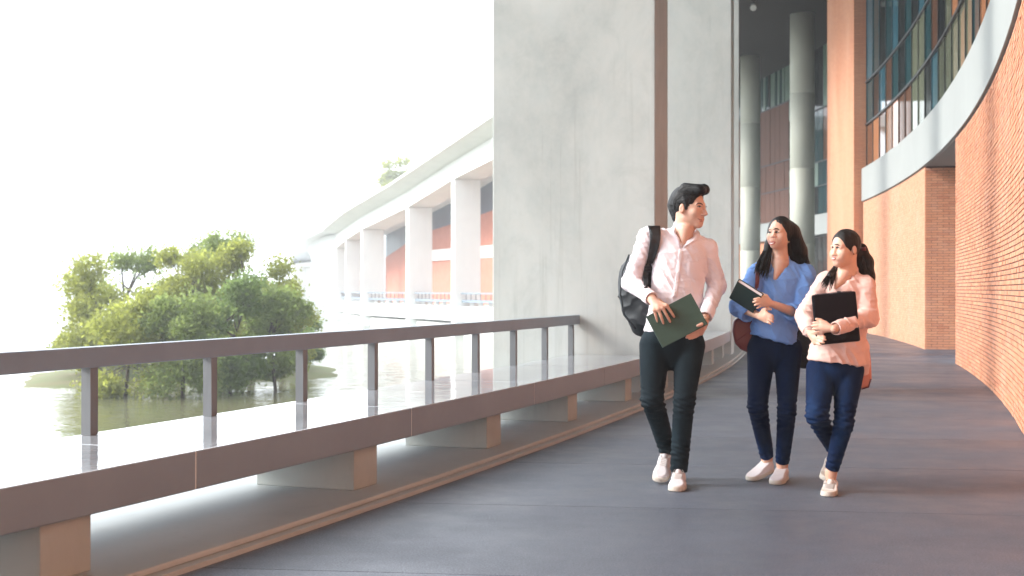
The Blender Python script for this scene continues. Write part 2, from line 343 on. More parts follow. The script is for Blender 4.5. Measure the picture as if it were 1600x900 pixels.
def lay_bricks(frames, parent, single=0, H=.039, D=.05, proud=.018, m='brick'):
    # the bricks that show largest are objects, the rest one mesh
    fr = sorted(frames, key=lambda f: (f[0]-cam.location).length) if single else frames
    ones = [f for f in fr[:0]]; 
    if single:
        vis = [f for f in fr if abs(800+FPX*f[0].x/max(.1, f[0].y) - 800) < 812 and f[0].y > 1]
        vis.sort(key=lambda f: -abs((f[3])*1.0/f[0].y*abs(f[1].x - f[0].x/f[0].y*f[1].y)))
        ones = vis[:single]; ids = {id(f) for f in ones}; fr = [f for f in fr if id(f) not in ids]
    shared = {}
    for c, t, n, L, z in ones:
        key = round(L, 2)
        if key not in shared:
            shared[key] = mesh('brick', brick_box(key, H, D), BF.tolist()); shared[key].materials.append(M['brick']); bevel_mesh(shared[key], .003, 1)
        o = obj('brick', shared[key], None, parent)
        o.matrix_world = Matrix(((t.x, -n.x, 0, 0), (t.y, -n.y, 0, 0), (0, 0, 1, 0), (0, 0, 0, 1))) 
        o.location = c + n*(proud - D/2 + random.uniform(-.0025, .0025))
    B = brick_box(1, 1, 1); nF = len(fr)
    V = np.zeros((nF, 8, 3)); 
    for i, (c, t, n, L, z) in enumerate(fr):
        off = proud - D/2 + random.uniform(-.0025, .0025); T = np.array(t); Nn = -np.array(n)
        V[i] = np.array(c)[None] - Nn[None]*off + B[:, :1]*(L+random.uniform(-.002,.002))*T[None] + B[:, 1:2]*D*Nn[None] + B[:, 2:]*H*np.array([[0,0,1]])
    F = (BF[None] + 8*np.arange(nF)[:, None, None]).reshape(-1, 4)
    o = obj('brickwork', mesh('brickwork', V.reshape(-1, 3), F.tolist(), attr=np.repeat(RNG.random(nF), 6)), M[m], parent); o['kind'] = 'stuff'
DW = 3.34; ZB0, ZB1 = 3.54, 4.42; AEND = -26.66; BBEG = -21.93; BEND = -12.2
wa = thing('brick_wall', 'curved orange brick wall at the right edge with deep shadowed horizontal joints', 'brick wall')
rbox('backing', M['mortar'], wa, -128, AEND-.02, DW+.01, DW+.45, -.05, ZB0-.01, n=60)
lay_bricks(brick_frames(-42, AEND, DW+.018, 0, ZB0-.03), wa, 250)
rbox('plain_brickwork', M['brick_tex'], wa, -128, -42.02, DW-.002, DW+.02, 0, ZB0-.02, n=30)
lay_bricks(brick_frames(AEND, 0, (DW, DW+.45), 0, ZB0-.03, radial=True), wa, 0)
wb = thing('brick_wall', 'pale orange brick wall beyond the niche, behind the woman in pink', 'brick wall')
rbox('backing', M['mortar_pale'], wb, BBEG+.03, BEND, DW+.01, DW+2.4, -.05, ZB0-.01, n=20)
lay_bricks(brick_frames(BBEG, BEND, DW+.018, 0, ZB0-.03), wb, 0, H=.0455, proud=.012, m='brick_pale')
nf = brick_frames(BBEG+.01, 0, (DW+.02, DW+1.6), 0, ZB0-.03, radial=True)
lay_bricks(nf, wb, 290, H=.043)
rbox('end_backing', M['mortar'], wb, BBEG+.02, BBEG+.05, DW+.03, DW+1.6, -.05, ZB0-.012, n=1)
ni = thing('door_frame', 'slim white steel door frame in the niche at the end of the near brick wall', 'door frame')
rbox('jamb', M['white_metal'], ni, -25.0, -24.93, DW+.22, DW+.30, .0, ZB0-.005, n=1)
rbox('door_leaf', M['white_metal'], ni, -24.95, -24.90, DW+.31, DW+1.5, .01, ZB0-.05, n=1)
# concrete band over the walls
cb = thing('concrete_band', 'smooth pale concrete band curving above the brick walls, under the tall glazing', 'concrete band')
rbox('band', M['concrete_band'], cb, -128, BEND+.05, DW-.03, DW+2.4, ZB0, ZB1, n=110, bevel=.006)
rbox('niche_soffit', M['soffit'], cb, AEND, BBEG, DW+.02, DW+2.3, ZB0-.012, ZB0-.002, n=8)
# glazing above the band
gf = thing('glass_facade', 'tall curved glass wall above the concrete band, teal panes with olive and orange reflections painted in', 'glass wall')
GR = DW+.10; zs = [ZB1+.01, 5.6, 6.74, 9.3, 11.78]
rbox('sill', M['mullion'], gf, -128, BEND, GR-.05, GR+.1, ZB1, ZB1+.035, n=100)
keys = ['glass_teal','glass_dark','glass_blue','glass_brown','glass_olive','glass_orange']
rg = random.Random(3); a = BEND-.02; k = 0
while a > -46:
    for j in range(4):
        q = int(round(-12.2-a)); k0 = "bobooxbeedtelleetootdtbt"; k1 = "tdtbtdteetbdeoeetdtobdtt"  # letters set which panes carry a painted reflection colour
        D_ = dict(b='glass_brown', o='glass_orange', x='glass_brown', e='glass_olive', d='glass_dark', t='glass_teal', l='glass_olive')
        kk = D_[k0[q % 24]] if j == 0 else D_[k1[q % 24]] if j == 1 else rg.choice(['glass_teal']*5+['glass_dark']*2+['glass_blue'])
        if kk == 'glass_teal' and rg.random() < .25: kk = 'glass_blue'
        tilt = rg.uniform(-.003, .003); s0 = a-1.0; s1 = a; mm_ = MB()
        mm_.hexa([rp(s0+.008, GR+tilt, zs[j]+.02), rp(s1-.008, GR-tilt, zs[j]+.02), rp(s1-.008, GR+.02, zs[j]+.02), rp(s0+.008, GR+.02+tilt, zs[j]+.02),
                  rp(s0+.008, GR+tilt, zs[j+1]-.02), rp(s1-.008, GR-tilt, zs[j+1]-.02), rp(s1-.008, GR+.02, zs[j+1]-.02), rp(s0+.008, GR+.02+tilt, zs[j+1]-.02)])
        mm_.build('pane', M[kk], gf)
    rbox('mullion', M['mullion'], gf, a-.012, a+.012, GR-.02, GR+.04, ZB1+.035, 11.78, n=1)
    a -= 1.0
for z in (5.6, 6.74, 9.3): rbox('transom', M['mullion'], gf, -46, BEND-.02, GR-.045, GR+.03, z-.025, z+.025, n=60)
rbox('back_wall', M['glass_dark'], gf, -128, BEND, GR+.1, GR+.4, ZB1+.04, 11.78, n=50)
# brick pier
pr_ = thing('brick_pier', 'tall flat orange brick pier rising to the soffit, between glazing and round columns', 'brick pier')
rbox('shaft', M['brick_tex'], pr_, -12.07, -7.6, DW-.22, DW+3.6, -.05, 11.8, n=6)
# round columns
def column(arc, dr, rad, label):
    t = thing('round_column', label, 'column', 'round concrete columns')
    c = rp(arc, dr); m = MB(); zz = [0, 2.9, 2.915, 5.8, 5.815, 8.7, 8.715, 11.79]; rr = [rad, rad, rad-.006, rad, rad-.006, rad, rad-.006, rad]
    zz = [0, 2.9, 2.91, 2.92, 5.8, 5.81, 5.82, 8.7, 8.71, 8.72, 11.79]; rr = [rad if i not in (2, 5, 8) else rad-.012 for i in range(11)]
    m.tube([(c[0], c[1], z) for z in zz], rr, 40); o = m.build('shaft', M['concrete_col'], t, smooth=False)
    for p in o.data.polygons: p.use_smooth = len(p.vertices) == 4
def arc_of(x, y): return math.atan2(y-CY, x-CX)*RC
column(arc_of(11.16, 49.5), 4.42, .47, 'nearer round concrete column, thicker one beside the orange brick pier')
column(arc_of(10.9, 58.5), 4.62, .45, 'farther round concrete column, behind the head of the woman in blue, beside the third fin')
column(arc_of(9.5, 67.5), 4.6, .45, 'third round column far along the walkway, hidden by the fins')
# rear facade
rf = thing('rear_facade', 'recessed curved facade of brown panels and green glass behind the round columns', 'facade')
FR = 6.9
rbox('brick_base', M['brick_tex'], rf, 9.5, 25, FR+.12, FR+.4, 0, ZB0, n=30)
rbox('side_wall', M['brick_tex'], rf, -7.55, -7.3, DW+3.6, FR+.5, 0, 11.8, n=1)
rbox('concrete_band', M['concrete_band'], rf, -7.3, 25, FR-.1, FR+.5, ZB0, ZB1, n=40)
rbox('backing', M['mullion'], rf, -7.3, 25, FR+.14, FR+.5, 0, ZB0, n=30)
rbox('backing', M['mullion'], rf, -7.3, 25, FR+.14, FR+.5, ZB1, 11.78, n=30)
rg = random.Random(5); a = -7.2
while a < 24.5:
    tc_ = 12.0 < a
    if tc_:
        for z0, z1 in ((ZB1+.03, 5.9), (5.95, 7.25), (7.3, 10.0)):
            rbox('panel', M['terracotta2'] if (rg.random() < .22 and z1 < 7.4) else M['terracotta'], rf, a+.02, a+.63, FR+rg.uniform(0,.02), FR+.12, z0, z1, n=1)
        rbox('glass_fin', M['ribglass'] if rg.random() < .75 else M['glass_dark'], rf, a+.02, a+.28, FR, FR+.1, 10.05, 11.7, n=1)
        rbox('glass_fin', M['ribglass'] if rg.random() < .35 else M['glass_teal'], rf, a+.34, a+.63, FR+.03, FR+.1, 10.05, 11.7, n=1)
    else:
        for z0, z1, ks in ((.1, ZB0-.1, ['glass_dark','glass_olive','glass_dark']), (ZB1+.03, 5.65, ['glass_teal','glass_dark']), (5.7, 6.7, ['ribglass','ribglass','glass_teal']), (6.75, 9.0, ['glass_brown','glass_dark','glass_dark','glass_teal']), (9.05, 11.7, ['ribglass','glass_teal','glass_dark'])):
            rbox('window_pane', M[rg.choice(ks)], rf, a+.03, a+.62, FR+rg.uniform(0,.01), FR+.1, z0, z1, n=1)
    a += .65
for z in (5.92, 7.27, 10.02): rbox('transom', M['mullion'], rf, 12.0, 25, FR-.03, FR+.05, z-.03, z+.03, n=24)
for z in (5.67, 6.72, 9.02): rbox('transom', M['mullion'], rf, -7.2, 12.0, FR-.03, FR+.05, z-.03, z+.03, n=16)
# canopy over the walkway
cr = thing('canopy_roof', 'dark flat soffit high over the walkway and round columns', 'roof')
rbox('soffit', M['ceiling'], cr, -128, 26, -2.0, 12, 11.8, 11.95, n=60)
rbox('roof_slab', M['concrete_far'], cr, -128, 26, -4.6, 12, 11.96, 12.9, n=60)
lp = thing('ceiling_spotlight', 'small black spotlight hanging from the dark soffit at the top of the picture', 'spotlight')
c = Vector((1177-800, 0, 0)); y_ = 47.0; x_ = 377/2000*y_
m = MB(); m.tube([(x_, y_, 11.8), (x_, y_, 11.72)], .10, 14); m.build('mount', M['mullion'], lp)
m = MB(); m.tube([(x_, y_, 11.74), (x_-.02, y_-.06, 11.50)], .035, 10); m.build('arm', M['mullion'], lp)
m = MB(); m.tube([(x_+.02, y_+.1, 11.62), (x_-.03, y_-.16, 11.46)], [.09, .13], 16); m.build('housing', M['mullion'], lp)
m = MB(); m.tube([(x_-.03, y_-.162, 11.459), (x_-.033, y_-.172, 11.453)], .115, 16); m.build('lens', M['white_metal'], lp)
# ------------------------------------------------------------------ far wing across the lake
FW = [(.3,76,9.55,11.0,11.35),(-3.85,86,8.56,9.76,10.0),(-7.74,96,7.3,8.5,8.85),(-12.5,107,6.15,7.2,7.55),(-15.3,118,5.7,6.85,7.15),(-17.7,129,5.3,6.7,6.95)]
fw = thing('far_wing', 'white curved lakeside wing with concrete fins, brick rear wall and sweeping sloping roof', 'building')
def nrm(i):
    a = Vector(FW[max(0, i-1)][:2]); b = Vector(FW[min(len(FW)-1, i+1)][:2]); t = (b-a).normalized(); return t, Vector((t.y, -t.x))   # tangent, outward (away from lake)
def fwp(i, out, z, al=0.0): t, o = nrm(i); p = Vector(FW[i][:2]) + o*out + t*al; return (p.x, p.y, z)
for i in range(6):
    m = MB(); m.hexa([fwp(i, 0, -2.6), fwp(i, 1.85, -2.6), fwp(i, 1.85, -2.6, .72), fwp(i, 0, -2.6, .72), fwp(i, 0, FW[i][2]), fwp(i, 1.85, FW[i][2]), fwp(i, 1.85, FW[i][2], .72), fwp(i, 0, FW[i][2], .72)])
    m.build('fin', M['concrete_far'], fw)
def sweep(name, prof, mt, rng=range(6), al=0.3):
    V = []; F = []; n = len(prof(0)); idx = list(rng)
    for i in idx:
        for (o_, z) in prof(i): V.append(fwp(i, o_, z, al))
    for q in range(len(idx)-1):
        for k in range(n): a = q*n+k; b = q*n+(k+1) % n; F.append((a, b, b+n, a+n))
    F.append(tuple(range(n))); F.append(tuple((len(idx)-1)*n+k for k in range(n))[::-1])
    return obj(name, mesh(name, V, F), mt, fw)
sweep('fascia_beam', lambda i: [(-.04, FW[i][2]), (1.9, FW[i][2]), (1.9, FW[i][3]), (-.04, FW[i][3])], M['concrete_far'])
sweep('roof', lambda i: [(-1.5, FW[i][4]), (0.0, FW[i][3]+.01), (9, FW[i][3]+.01), (9, FW[i][3]+.8), (0, FW[i][4]+.55), (-1.5, FW[i][4]+.16)], M['concrete_far'])
sweep('deck_slab', lambda i: [(.25, -1.0), (6, -1.0), (6, 0), (.25, 0)], M['concrete_far'])
sweep('water_base', lambda i: [(.6, -2.6), (6, -2.6), (6, -1.2), (.6, -1.2)], M['concrete_far'])
BT = [7.9, 7.3, 6.6, 5.85, 5.0, 4.4]
sweep('rear_brick_wall', lambda i: [(5.0, 0), (5.4, 0), (5.4, BT[i]), (5.0, BT[i])], M['brick_far'])
M['blue_glass_far'] = mat('slate_blue_glazing', (.10,.125,.18), .3, var=(.08,.10,.15), scale=.5)
sweep('upper_glazing', lambda i: [(5.05, BT[i]), (5.4, BT[i]), (5.4, FW[i][3]-.01), (5.05, FW[i][3]-.01)], M['blue_glass_far'])
sweep('wall_band', lambda i: [(4.9, 3.5), (5.3, 3.5), (5.3, 4.4), (4.9, 4.4)], M['concrete_far'], range(0, 4), al=-2.0)
M['soffit_far'] = mat('shaded_soffit_paint', (.45,.47,.45), .7)
for i in range(5):
    m = MB()
    A = Vector(fwp(i, .45, .88, .8)); B = Vector(fwp(i+1, .45, .88, -.1)); m.bar(A, B, .08, .10); m.build('handrail', M['rail'], fw)
    for k in range(1, 11):
        p = A.lerp(B, k/11); m = MB(); m.bar((p.x, p.y, .45), (p.x, p.y, .83), .055); m.build('rail_post', M['post'], fw)
    m = MB(); A = Vector(fwp(i, .9, .36, .8)); B = Vector(fwp(i+1, .9, .36, -.1)); m.bar(A, B, .85, .17); m.build('bench_slab', M['rail'], fw)
    for k in range(6):
        p = A.lerp(B, (k+.5)/6); m = MB(); m.box((p.x-.15, p.y-.3, 0), (p.x+.15, p.y+.3, .27)); m.build('bench_support', M['concrete_far'], fw)
# rounded end of the wing: a blank curved wall under the roof as it sweeps down
E6 = [(FW[5][0]-.2, 129.8, 6.75), (-18.9,130.6,6.6), (-19.9,131.2,6.35), (-20.8,131.4,5.95), (-21.5,131.2,5.35), (-21.95,130.6,4.5), (-22.1,129.8,3.4)]
V = []; F = []
for (x, y, z) in E6: V += [(x, y, -2.6), (x, y, z)]
for (x, y, z) in E6[::-1]: V += [(x+6, y+9, -2.6), (x+6, y+9, z)]
n = len(V)//2
for k in range(n): a, b = 2*k, 2*((k+1) % n); F.append((a, b, b+1, a+1))
F.append(tuple(2*k+1 for k in range(n)))
obj('end_wall', mesh('end_wall', V, F), M['concrete_far'], fw)
V = []; F = []
for k, (x, y, z) in enumerate(E6): V += [(x-.45+.05*k, y-1.5+.15*k, z+.34-.05*k), (x-.5+.05*k, y-1.55+.15*k, z+.62-.05*k), (x+5, y+6, z+1.1), (x+5, y+6, z+.2)]
for k in range(len(E6)-1):
    for q in range(4): a = 4*k+q; b = 4*k+(q+1) % 4; F.append((a, b, b+4, a+4))
F.append((0,1,2,3)); e = 4*(len(E6)-1); F.append((e+3, e+2, e+1, e))
obj('end_eave', mesh('end_eave', V, F, True), M['concrete_far'], fw)
# ------------------------------------------------------------------ trees
def tree(name, x, y, z0, hgt, cr, label, mt, nleaf=7000, seed=0, trunk=.18, leafs=.15, squash=.8, low=.25, group='trees and bushes on the far bank', cat='tree', holes=.45):
    rg = np.random.default_rng(seed); t = thing(name, label, cat, group); t.location = (x, y, z0)
    m = MB(); top = hgt*.72; pts = [(0,0,-.4),(rg.normal()*.1, rg.normal()*.1, top*.35),(rg.normal()*.3, rg.normal()*.2, top*.7),(rg.normal()*.4, rg.normal()*.2, top)]
    m.tube(pts, [trunk, trunk*.8, trunk*.5, trunk*.15], 8); m.build('trunk', M['bark'], t, smooth=True)
    lobes = []
    nl = 15
    for i in range(nl):
        az = rg.uniform(0, 2*math.pi); f = rg.uniform(low, 1); rr = cr*math.sqrt(max(.05, 1-((f-.5)/.62)**2))*rg.uniform(.35, .8)
        c = np.array([math.cos(az)*rr, math.sin(az)*rr, hgt*f*.92]); s = cr*rg.uniform(.26, .48)*np.array([1, 1, squash]); lobes.append((c, s))
        mb = MB(); st = Vector(pts[1]).lerp(Vector(pts[3]), min(1, f*.7)); mb.tube([st, st.lerp(Vector(c), .5)+Vector((0,0,.1)), c], [trunk*.35, trunk*.2, trunk*.06], 5); mb.build('limb', M['bark'], t, smooth=True)
    per = nleaf//nl; C = []; 
    for c, s in lobes:
        v = rg.normal(size=(per, 3)); v /= np.linalg.norm(v, axis=1)[:, None]; r_ = rg.uniform(.25, 1, per)[:, None]**.6
        sub = rg.normal(size=(8, 3)); sub /= np.linalg.norm(sub, axis=1)[:, None]      # clumps: keep leaves near a few directions
        keep = (v @ sub.T).max(1) > holes; p = (c + v*r_*s*(1+.25*rg.normal(size=(per, 1))))[keep | (rg.random(per) < .25)]; C.append(p)
    C = np.concatenate(C); n = len(C); ax = rg.normal(size=(n, 3)); ax /= np.linalg.norm(ax, axis=1)[:, None]; bx_ = np.cross(ax, rg.normal(size=(n, 3))); bx_ /= np.linalg.norm(bx_, axis=1)[:, None]
    L_ = leafs*rg.uniform(.5, 1.3, (n, 1)); Wd = L_*rg.uniform(.3, .55, (n, 1))
    V = np.stack([C-ax*L_/2, C+bx_*Wd/2, C+ax*L_/2, C-bx_*Wd/2], 1).reshape(-1, 3); F = np.arange(4*n).reshape(-1, 4)
    o = obj('crown', mesh('crown', V, F.tolist(), attr=rg.random(n)), mt, t)
    return t
def P3(px, py, Y): return ((px-800)*Y/FPX, Y, EYE-(py-HZ)*Y/FPX)
G_ = 'trees and bushes on the far bank'
specs = [  # px, top row, Y, radius, material, label
    (150, 396, 60, 2.3, 'leaf_a', 'palest leftmost tree, almost lost in the white glare'),
    (215, 384, 64, 2.4, 'leaf_b', 'rounded green tree second from the left on the bank'),
    (285, 374, 60, 2.2, 'leaf_a', 'yellow green tree between the second tree and the tallest one'),
    (338, 359, 66, 2.4, 'leaf_b', 'tallest green tree on the bank across the lake'),
    (392, 371, 62, 2.2, 'leaf_a', 'yellow green tree just right of the tallest one'),
    (445, 374, 66, 1.9, 'leaf_a', 'bright yellow green tree beside the rounded end of the white wing'),
    (360, 428, 54, 1.7, 'leaf_c', 'darker green bush low in front of the tallest tree'),
    (432, 446, 55, 1.6, 'leaf_b', 'mid green bush left of the one by the white wing'),
    (476, 486, 74, 1.15, 'leaf_c', 'round dark green bush at the foot of the white wing'),
    (285, 448, 52, 1.9, 'leaf_b', 'low green bush at the water under the yellow green trees'),
    (195, 450, 52, 2.0, 'leaf_a', 'low pale bush near the left end of the bank')]
for i, (px, py, Y, cr_, mt, lab) in enumerate(specs):
    Y *= .70; cr_ *= .72
    x, y, zt = P3(px, py, Y); bush = 'bush' in lab; z0 = -1.75
    tree('bush' if bush else 'leafy_tree', x, y, z0, zt-z0, cr_, lab, M[mt], 15000 if not bush else 11000, seed=i+3, trunk=.06 if bush else .16, low=.02 if bush else .12, cat='bush' if bush else 'tree', holes=.35)
x, y, zt = P3(617, 232, 150)
tree('leafy_tree', x, y, -1.5, zt+1.5, 2.6, 'sparse yellow green treetop showing above the sloping white roof', M['leaf_a'], 5000, seed=40, trunk=.3, low=.8, leafs=.45, group=G_, holes=.75)

# ================================================================== implicit-surface modelling (bodies, clothes, hair, bags)
f32 = np.float32
class Field:
    def __init__(s, lo, hi, h):
        s.h = h; s.lo = np.array(lo, float); n = np.ceil((np.array(hi)-s.lo)/h).astype(int)+1; s.n = n
        s.ax = [(s.lo[i]+h*np.arange(n[i])).astype(f32) for i in range(3)]; s.v = np.full(n, 1.0, f32)
    def _op(s, fn, lo, hi, k, mode='add'):
        m = k + 3*s.h
        i0 = np.maximum(0, np.floor((np.array(lo)-m-s.lo)/s.h).astype(int)); i1 = np.minimum(s.n, np.ceil((np.array(hi)+m-s.lo)/s.h).astype(int)+1)
        if (i1 <= i0).any(): return
        sl = tuple(slice(a, b) for a, b in zip(i0, i1))
        X = s.ax[0][sl[0]][:, None, None]; Y = s.ax[1][sl[1]][None, :, None]; Z = s.ax[2][sl[2]][None, None, :]
        d = fn(X, Y, Z).astype(f32); a = s.v[sl]
        if mode == 'add': hh = np.maximum(k-np.abs(a-d), 0)/max(k, 1e-6); s.v[sl] = np.minimum(a, d)-hh*hh*k/4
        elif mode == 'sub': d = -d; hh = np.maximum(k-np.abs(a-d), 0)/max(k, 1e-6); s.v[sl] = np.maximum(a, d)+hh*hh*k/4
        elif mode == 'int': s.v[sl] = np.maximum(a, d)
    def cap(s, a, b, ra, rb=None, k=.02, u=None, f=1.0, mode='add'):
        a = np.array(a, float); b = np.array(b, float); rb = ra if rb is None else rb; ab = b-a; L2 = max(ab@ab, 1e-9); r = max(ra, rb)
        if u is not None: u = np.array(u, float); u = u/np.linalg.norm(u)
        def fn(X, Y, Z):
            px, py, pz = X-a[0], Y-a[1], Z-a[2]; t = np.clip((px*ab[0]+py*ab[1]+pz*ab[2])/L2, 0, 1)
            vx, vy, vz = px-t*ab[0], py-t*ab[1], pz-t*ab[2]
            if u is not None:
                q = (vx*u[0]+vy*u[1]+vz*u[2])*(1/f-1); vx = vx+q*u[0]; vy = vy+q*u[1]; vz = vz+q*u[2]
            return np.sqrt(vx*vx+vy*vy+vz*vz)-(ra+(rb-ra)*t)
        s._op(fn, np.minimum(a, b)-r, np.maximum(a, b)+r, k, mode)
    def ell(s, c, r, Rm=None, k=.02, mode='add'):
        c = np.array(c, float); r = np.array(r, float); Rm = np.eye(3) if Rm is None else np.array(Rm, float); e = np.sqrt(((Rm*r[None])**2).sum(1))
        def fn(X, Y, Z):
            p = [X-c[0], Y-c[1], Z-c[2]]; q = [p[0]*Rm[0, i]+p[1]*Rm[1, i]+p[2]*Rm[2, i] for i in range(3)]
            k0 = np.sqrt(sum((q[i]/r[i])**2 for i in range(3))); k1 = np.sqrt(sum((q[i]/r[i]**2)**2 for i in range(3)))+1e-6
            return k0*(k0-1)/k1
        s._op(fn, c-e, c+e, k, mode)
    def box(s, c, r, Rm=None, rad=.01, k=.005, mode='add'):
        c = np.array(c, float); r = np.array(r, float); Rm = np.eye(3) if Rm is None else np.array(Rm, float); e = np.abs(Rm)@r
        def fn(X, Y, Z):
            p = [X-c[0], Y-c[1], Z-c[2]]; q = [np.abs(p[0]*Rm[0, i]+p[1]*Rm[1, i]+p[2]*Rm[2, i])-(r[i]-rad) for i in range(3)]
            return np.sqrt(sum(np.maximum(x, 0)**2 for x in q))+np.minimum(np.maximum(np.maximum(q[0], q[1]), q[2]), 0)-rad
        s._op(fn, c-e, c+e, k, mode)
    def cut(s, q, d, r=.07):   # flat cut across a limb at q, removing what lies along d
        d = np.array(d, float); d /= np.linalg.norm(d); a = np.cross(d, (0, 1, .3)); a /= np.linalg.norm(a); b = np.cross(d, a); s.box(np.array(q)+d*r, (r, r, r), np.stack([a, b, d], 1), .002, .002, 'sub')
    def plane(s, p, n):      # keep the side the normal points away from
        p = np.array(p, float); n = np.array(n, float); n /= np.linalg.norm(n)
        d = (s.ax[0][:, None, None]-p[0])*n[0]+(s.ax[1][None, :, None]-p[1])*n[1]+(s.ax[2][None, None, :]-p[2])*n[2]
        s.v = np.maximum(s.v, d.astype(f32))
    def mesh(s):
        v = s.v; ins = v < 0; nx, ny, nz = v.shape; cnt = np.zeros((nx-1, ny-1, nz-1), np.uint8)
        for dx in (0, 1):
            for dy in (0, 1):
                for dz in (0, 1): cnt += ins[dx:nx-1+dx, dy:ny-1+dy, dz:nz-1+dz]
        act = np.argwhere((cnt > 0) & (cnt < 8)); idx = np.full(cnt.shape, -1, np.int32); idx[tuple(act.T)] = np.arange(len(act))
        acc = np.zeros((len(act), 3)); num = np.zeros(len(act)); C = [(a, b, c) for a in (0, 1) for b in (0, 1) for c in (0, 1)]
        val = {c: v[act[:, 0]+c[0], act[:, 1]+c[1], act[:, 2]+c[2]].astype(float) for c in C}
        for c in C:
            for a in range(3):
                if c[a] == 0:
                    c2 = list(c); c2[a] = 1; c2 = tuple(c2); v0, v1 = val[c], val[c2]; m = (v0 < 0) != (v1 < 0)
                    t = np.where(m, v0/np.where(m, v0-v1, 1), 0); p = np.array(c, float)[None]+t[:, None]*np.eye(3)[a][None]
                    acc += p*m[:, None]; num += m
        V = s.lo+(act+acc/num[:, None])*s.h; F = []
        for a in range(3):
            o = [(1, 2), (2, 0), (0, 1)][a]; n0 = np.array(v.shape); sl0 = [slice(1, n0[i]-1) for i in range(3)]; sl0[a] = slice(0, n0[a]-1); sl1 = list(sl0); sl1[a] = slice(1, n0[a])
            A = ins[tuple(sl0)]; B = ins[tuple(sl1)]; e = np.argwhere(A != B); flip = B[tuple(e.T)]
            off = np.array([1, 1, 1]); off[a] = 0; e = e+off; q = []
            for (i, j) in ((-1, -1), (0, -1), (0, 0), (-1, 0)):
                c = e.copy(); c[:, o[0]] += i; c[:, o[1]] += j; q.append(idx[tuple(c.T)])
            q = np.stack(q, 1); q[flip] = q[flip][:, ::-1]; F.append(q)
        F = np.concatenate(F); F = F[(F >= 0).all(1)]; return V, F
def vnormals(V, F):
    n = np.cross(V[F[:, 2]]-V[F[:, 0]], V[F[:, 3]]-V[F[:, 1]]); N = np.zeros_like(V)
    for i in range(4): np.add.at(N, F[:, i], n)
    return N/(np.linalg.norm(N, axis=1)[:, None]+1e-12)
_lat = np.random.default_rng(99).random((64, 64, 64))
def vn(P, sc, seed=0):
    P = P*np.array(sc)+seed*7.31; i = np.floor(P).astype(int); f = P-i; f = f*f*(3-2*f); r = 0
    for dx in (0, 1):
        for dy in (0, 1):
            for dz in (0, 1):
                w_ = (f[:, 0] if dx else 1-f[:, 0])*(f[:, 1] if dy else 1-f[:, 1])*(f[:, 2] if dz else 1-f[:, 2])
                r = r+w_*_lat[(i[:, 0]+dx) % 64, (i[:, 1]+dy) % 64, (i[:, 2]+dz) % 64]
    return r
def relax(V, F, it=1):
    for _ in range(it):
        A = np.zeros_like(V); c = np.zeros(len(V))
        for i in range(4):
            np.add.at(A, F[:, i], V[F[:, (i+1) % 4]]+V[F[:, (i-1) % 4]]); np.add.at(c, F[:, i], 2)
        V = V*.5+.5*A/c[:, None]
    return V
def solid(name, field, m, parent=None, folds=None, smooth=1):
    V, F = field.mesh(); V = relax(V, F, smooth)
    if folds is not None: V = V+vnormals(V, F)*folds(V)[:, None]
    me = mesh(name, V, F.tolist(), True); return obj(name, me, m, parent), V, F
class Cast:
    """drops points seen from the picture's viewpoint on to a surface"""
    def __init__(s, V, F, keep=None):
        F = F if keep is None else F[keep(V[F[:, 0]])]; s.t = BVHTree.FromPolygons(V.tolist(), F.tolist()); s.last = 7.5
    def ray(s, px, py):
        o = Vector((0, 0, EYE)); d = Vector(((px-800)/FPX, 1, -(py-HZ)/FPX)).normalized(); h = s.t.ray_cast(o, d)
        if h[0] is None: return o+d*s.last/d.y, -d, False
        s.last = h[0].y; return h[0], h[1], True
    def at(s, px, py, off=.001):
        p, n, ok = s.ray(px, py); v = (Vector((0, 0, EYE))-p).normalized(); return p+v*off
def patch(name, cast, poly, m, parent, off=.0015, rings=3, dome=1.0):
    cx = sum(p[0] for p in poly)/len(poly); cy = sum(p[1] for p in poly)/len(poly); V = [cast.at(cx, cy, off)]; F = []; n = len(poly)
    for r in range(1, rings+1):
        t = r/rings
        for p in poly: V.append(cast.at(cx+(p[0]-cx)*t, cy+(p[1]-cy)*t, off*(1-dome*t**4*1.3)))
    for k in range(n): F.append((0, 1+k, 1+(k+1) % n))
    for r in range(rings-1):
        for k in range(n): a = 1+r*n+k; b = 1+r*n+(k+1) % n; F.append((a, a+n, b+n, b))
    return obj(name, mesh(name, [tuple(v) for v in V], F, True), m, parent)
def oval(cx, cy, rx, ry, rot=0, n=14):
    c, s = math.cos(R(rot)), math.sin(R(rot)); return [(cx+rx*math.cos(t)*c-ry*math.sin(t)*s, cy+rx*math.cos(t)*s+ry*math.sin(t)*c) for t in [2*math.pi*i/n for i in range(n)]]
def line(name, cast, pts, rad, m, parent, off=.0006, sub=4, n=6):
    P = []
    for (a, b) in zip(pts[:-1], pts[1:]):
        for i in range(sub):
            t = i/sub; x, y = a[0]+(b[0]-a[0])*t, a[1]+(b[1]-a[1])*t
            if cast.ray(x, y)[2]: P.append(cast.at(x, y, off))
    if cast.ray(*pts[-1])[2]: P.append(cast.at(*pts[-1], off))
    k = len(P)-1
    if k < 2: return None
    rr = [rad*(.35+.65*math.sin(math.pi*min(1, max(0, .12+.8*i/k)))) for i in range(k+1)]
    mb = MB(); mb.tube(P, rr, n); return mb.build(name, m, parent, smooth=True)
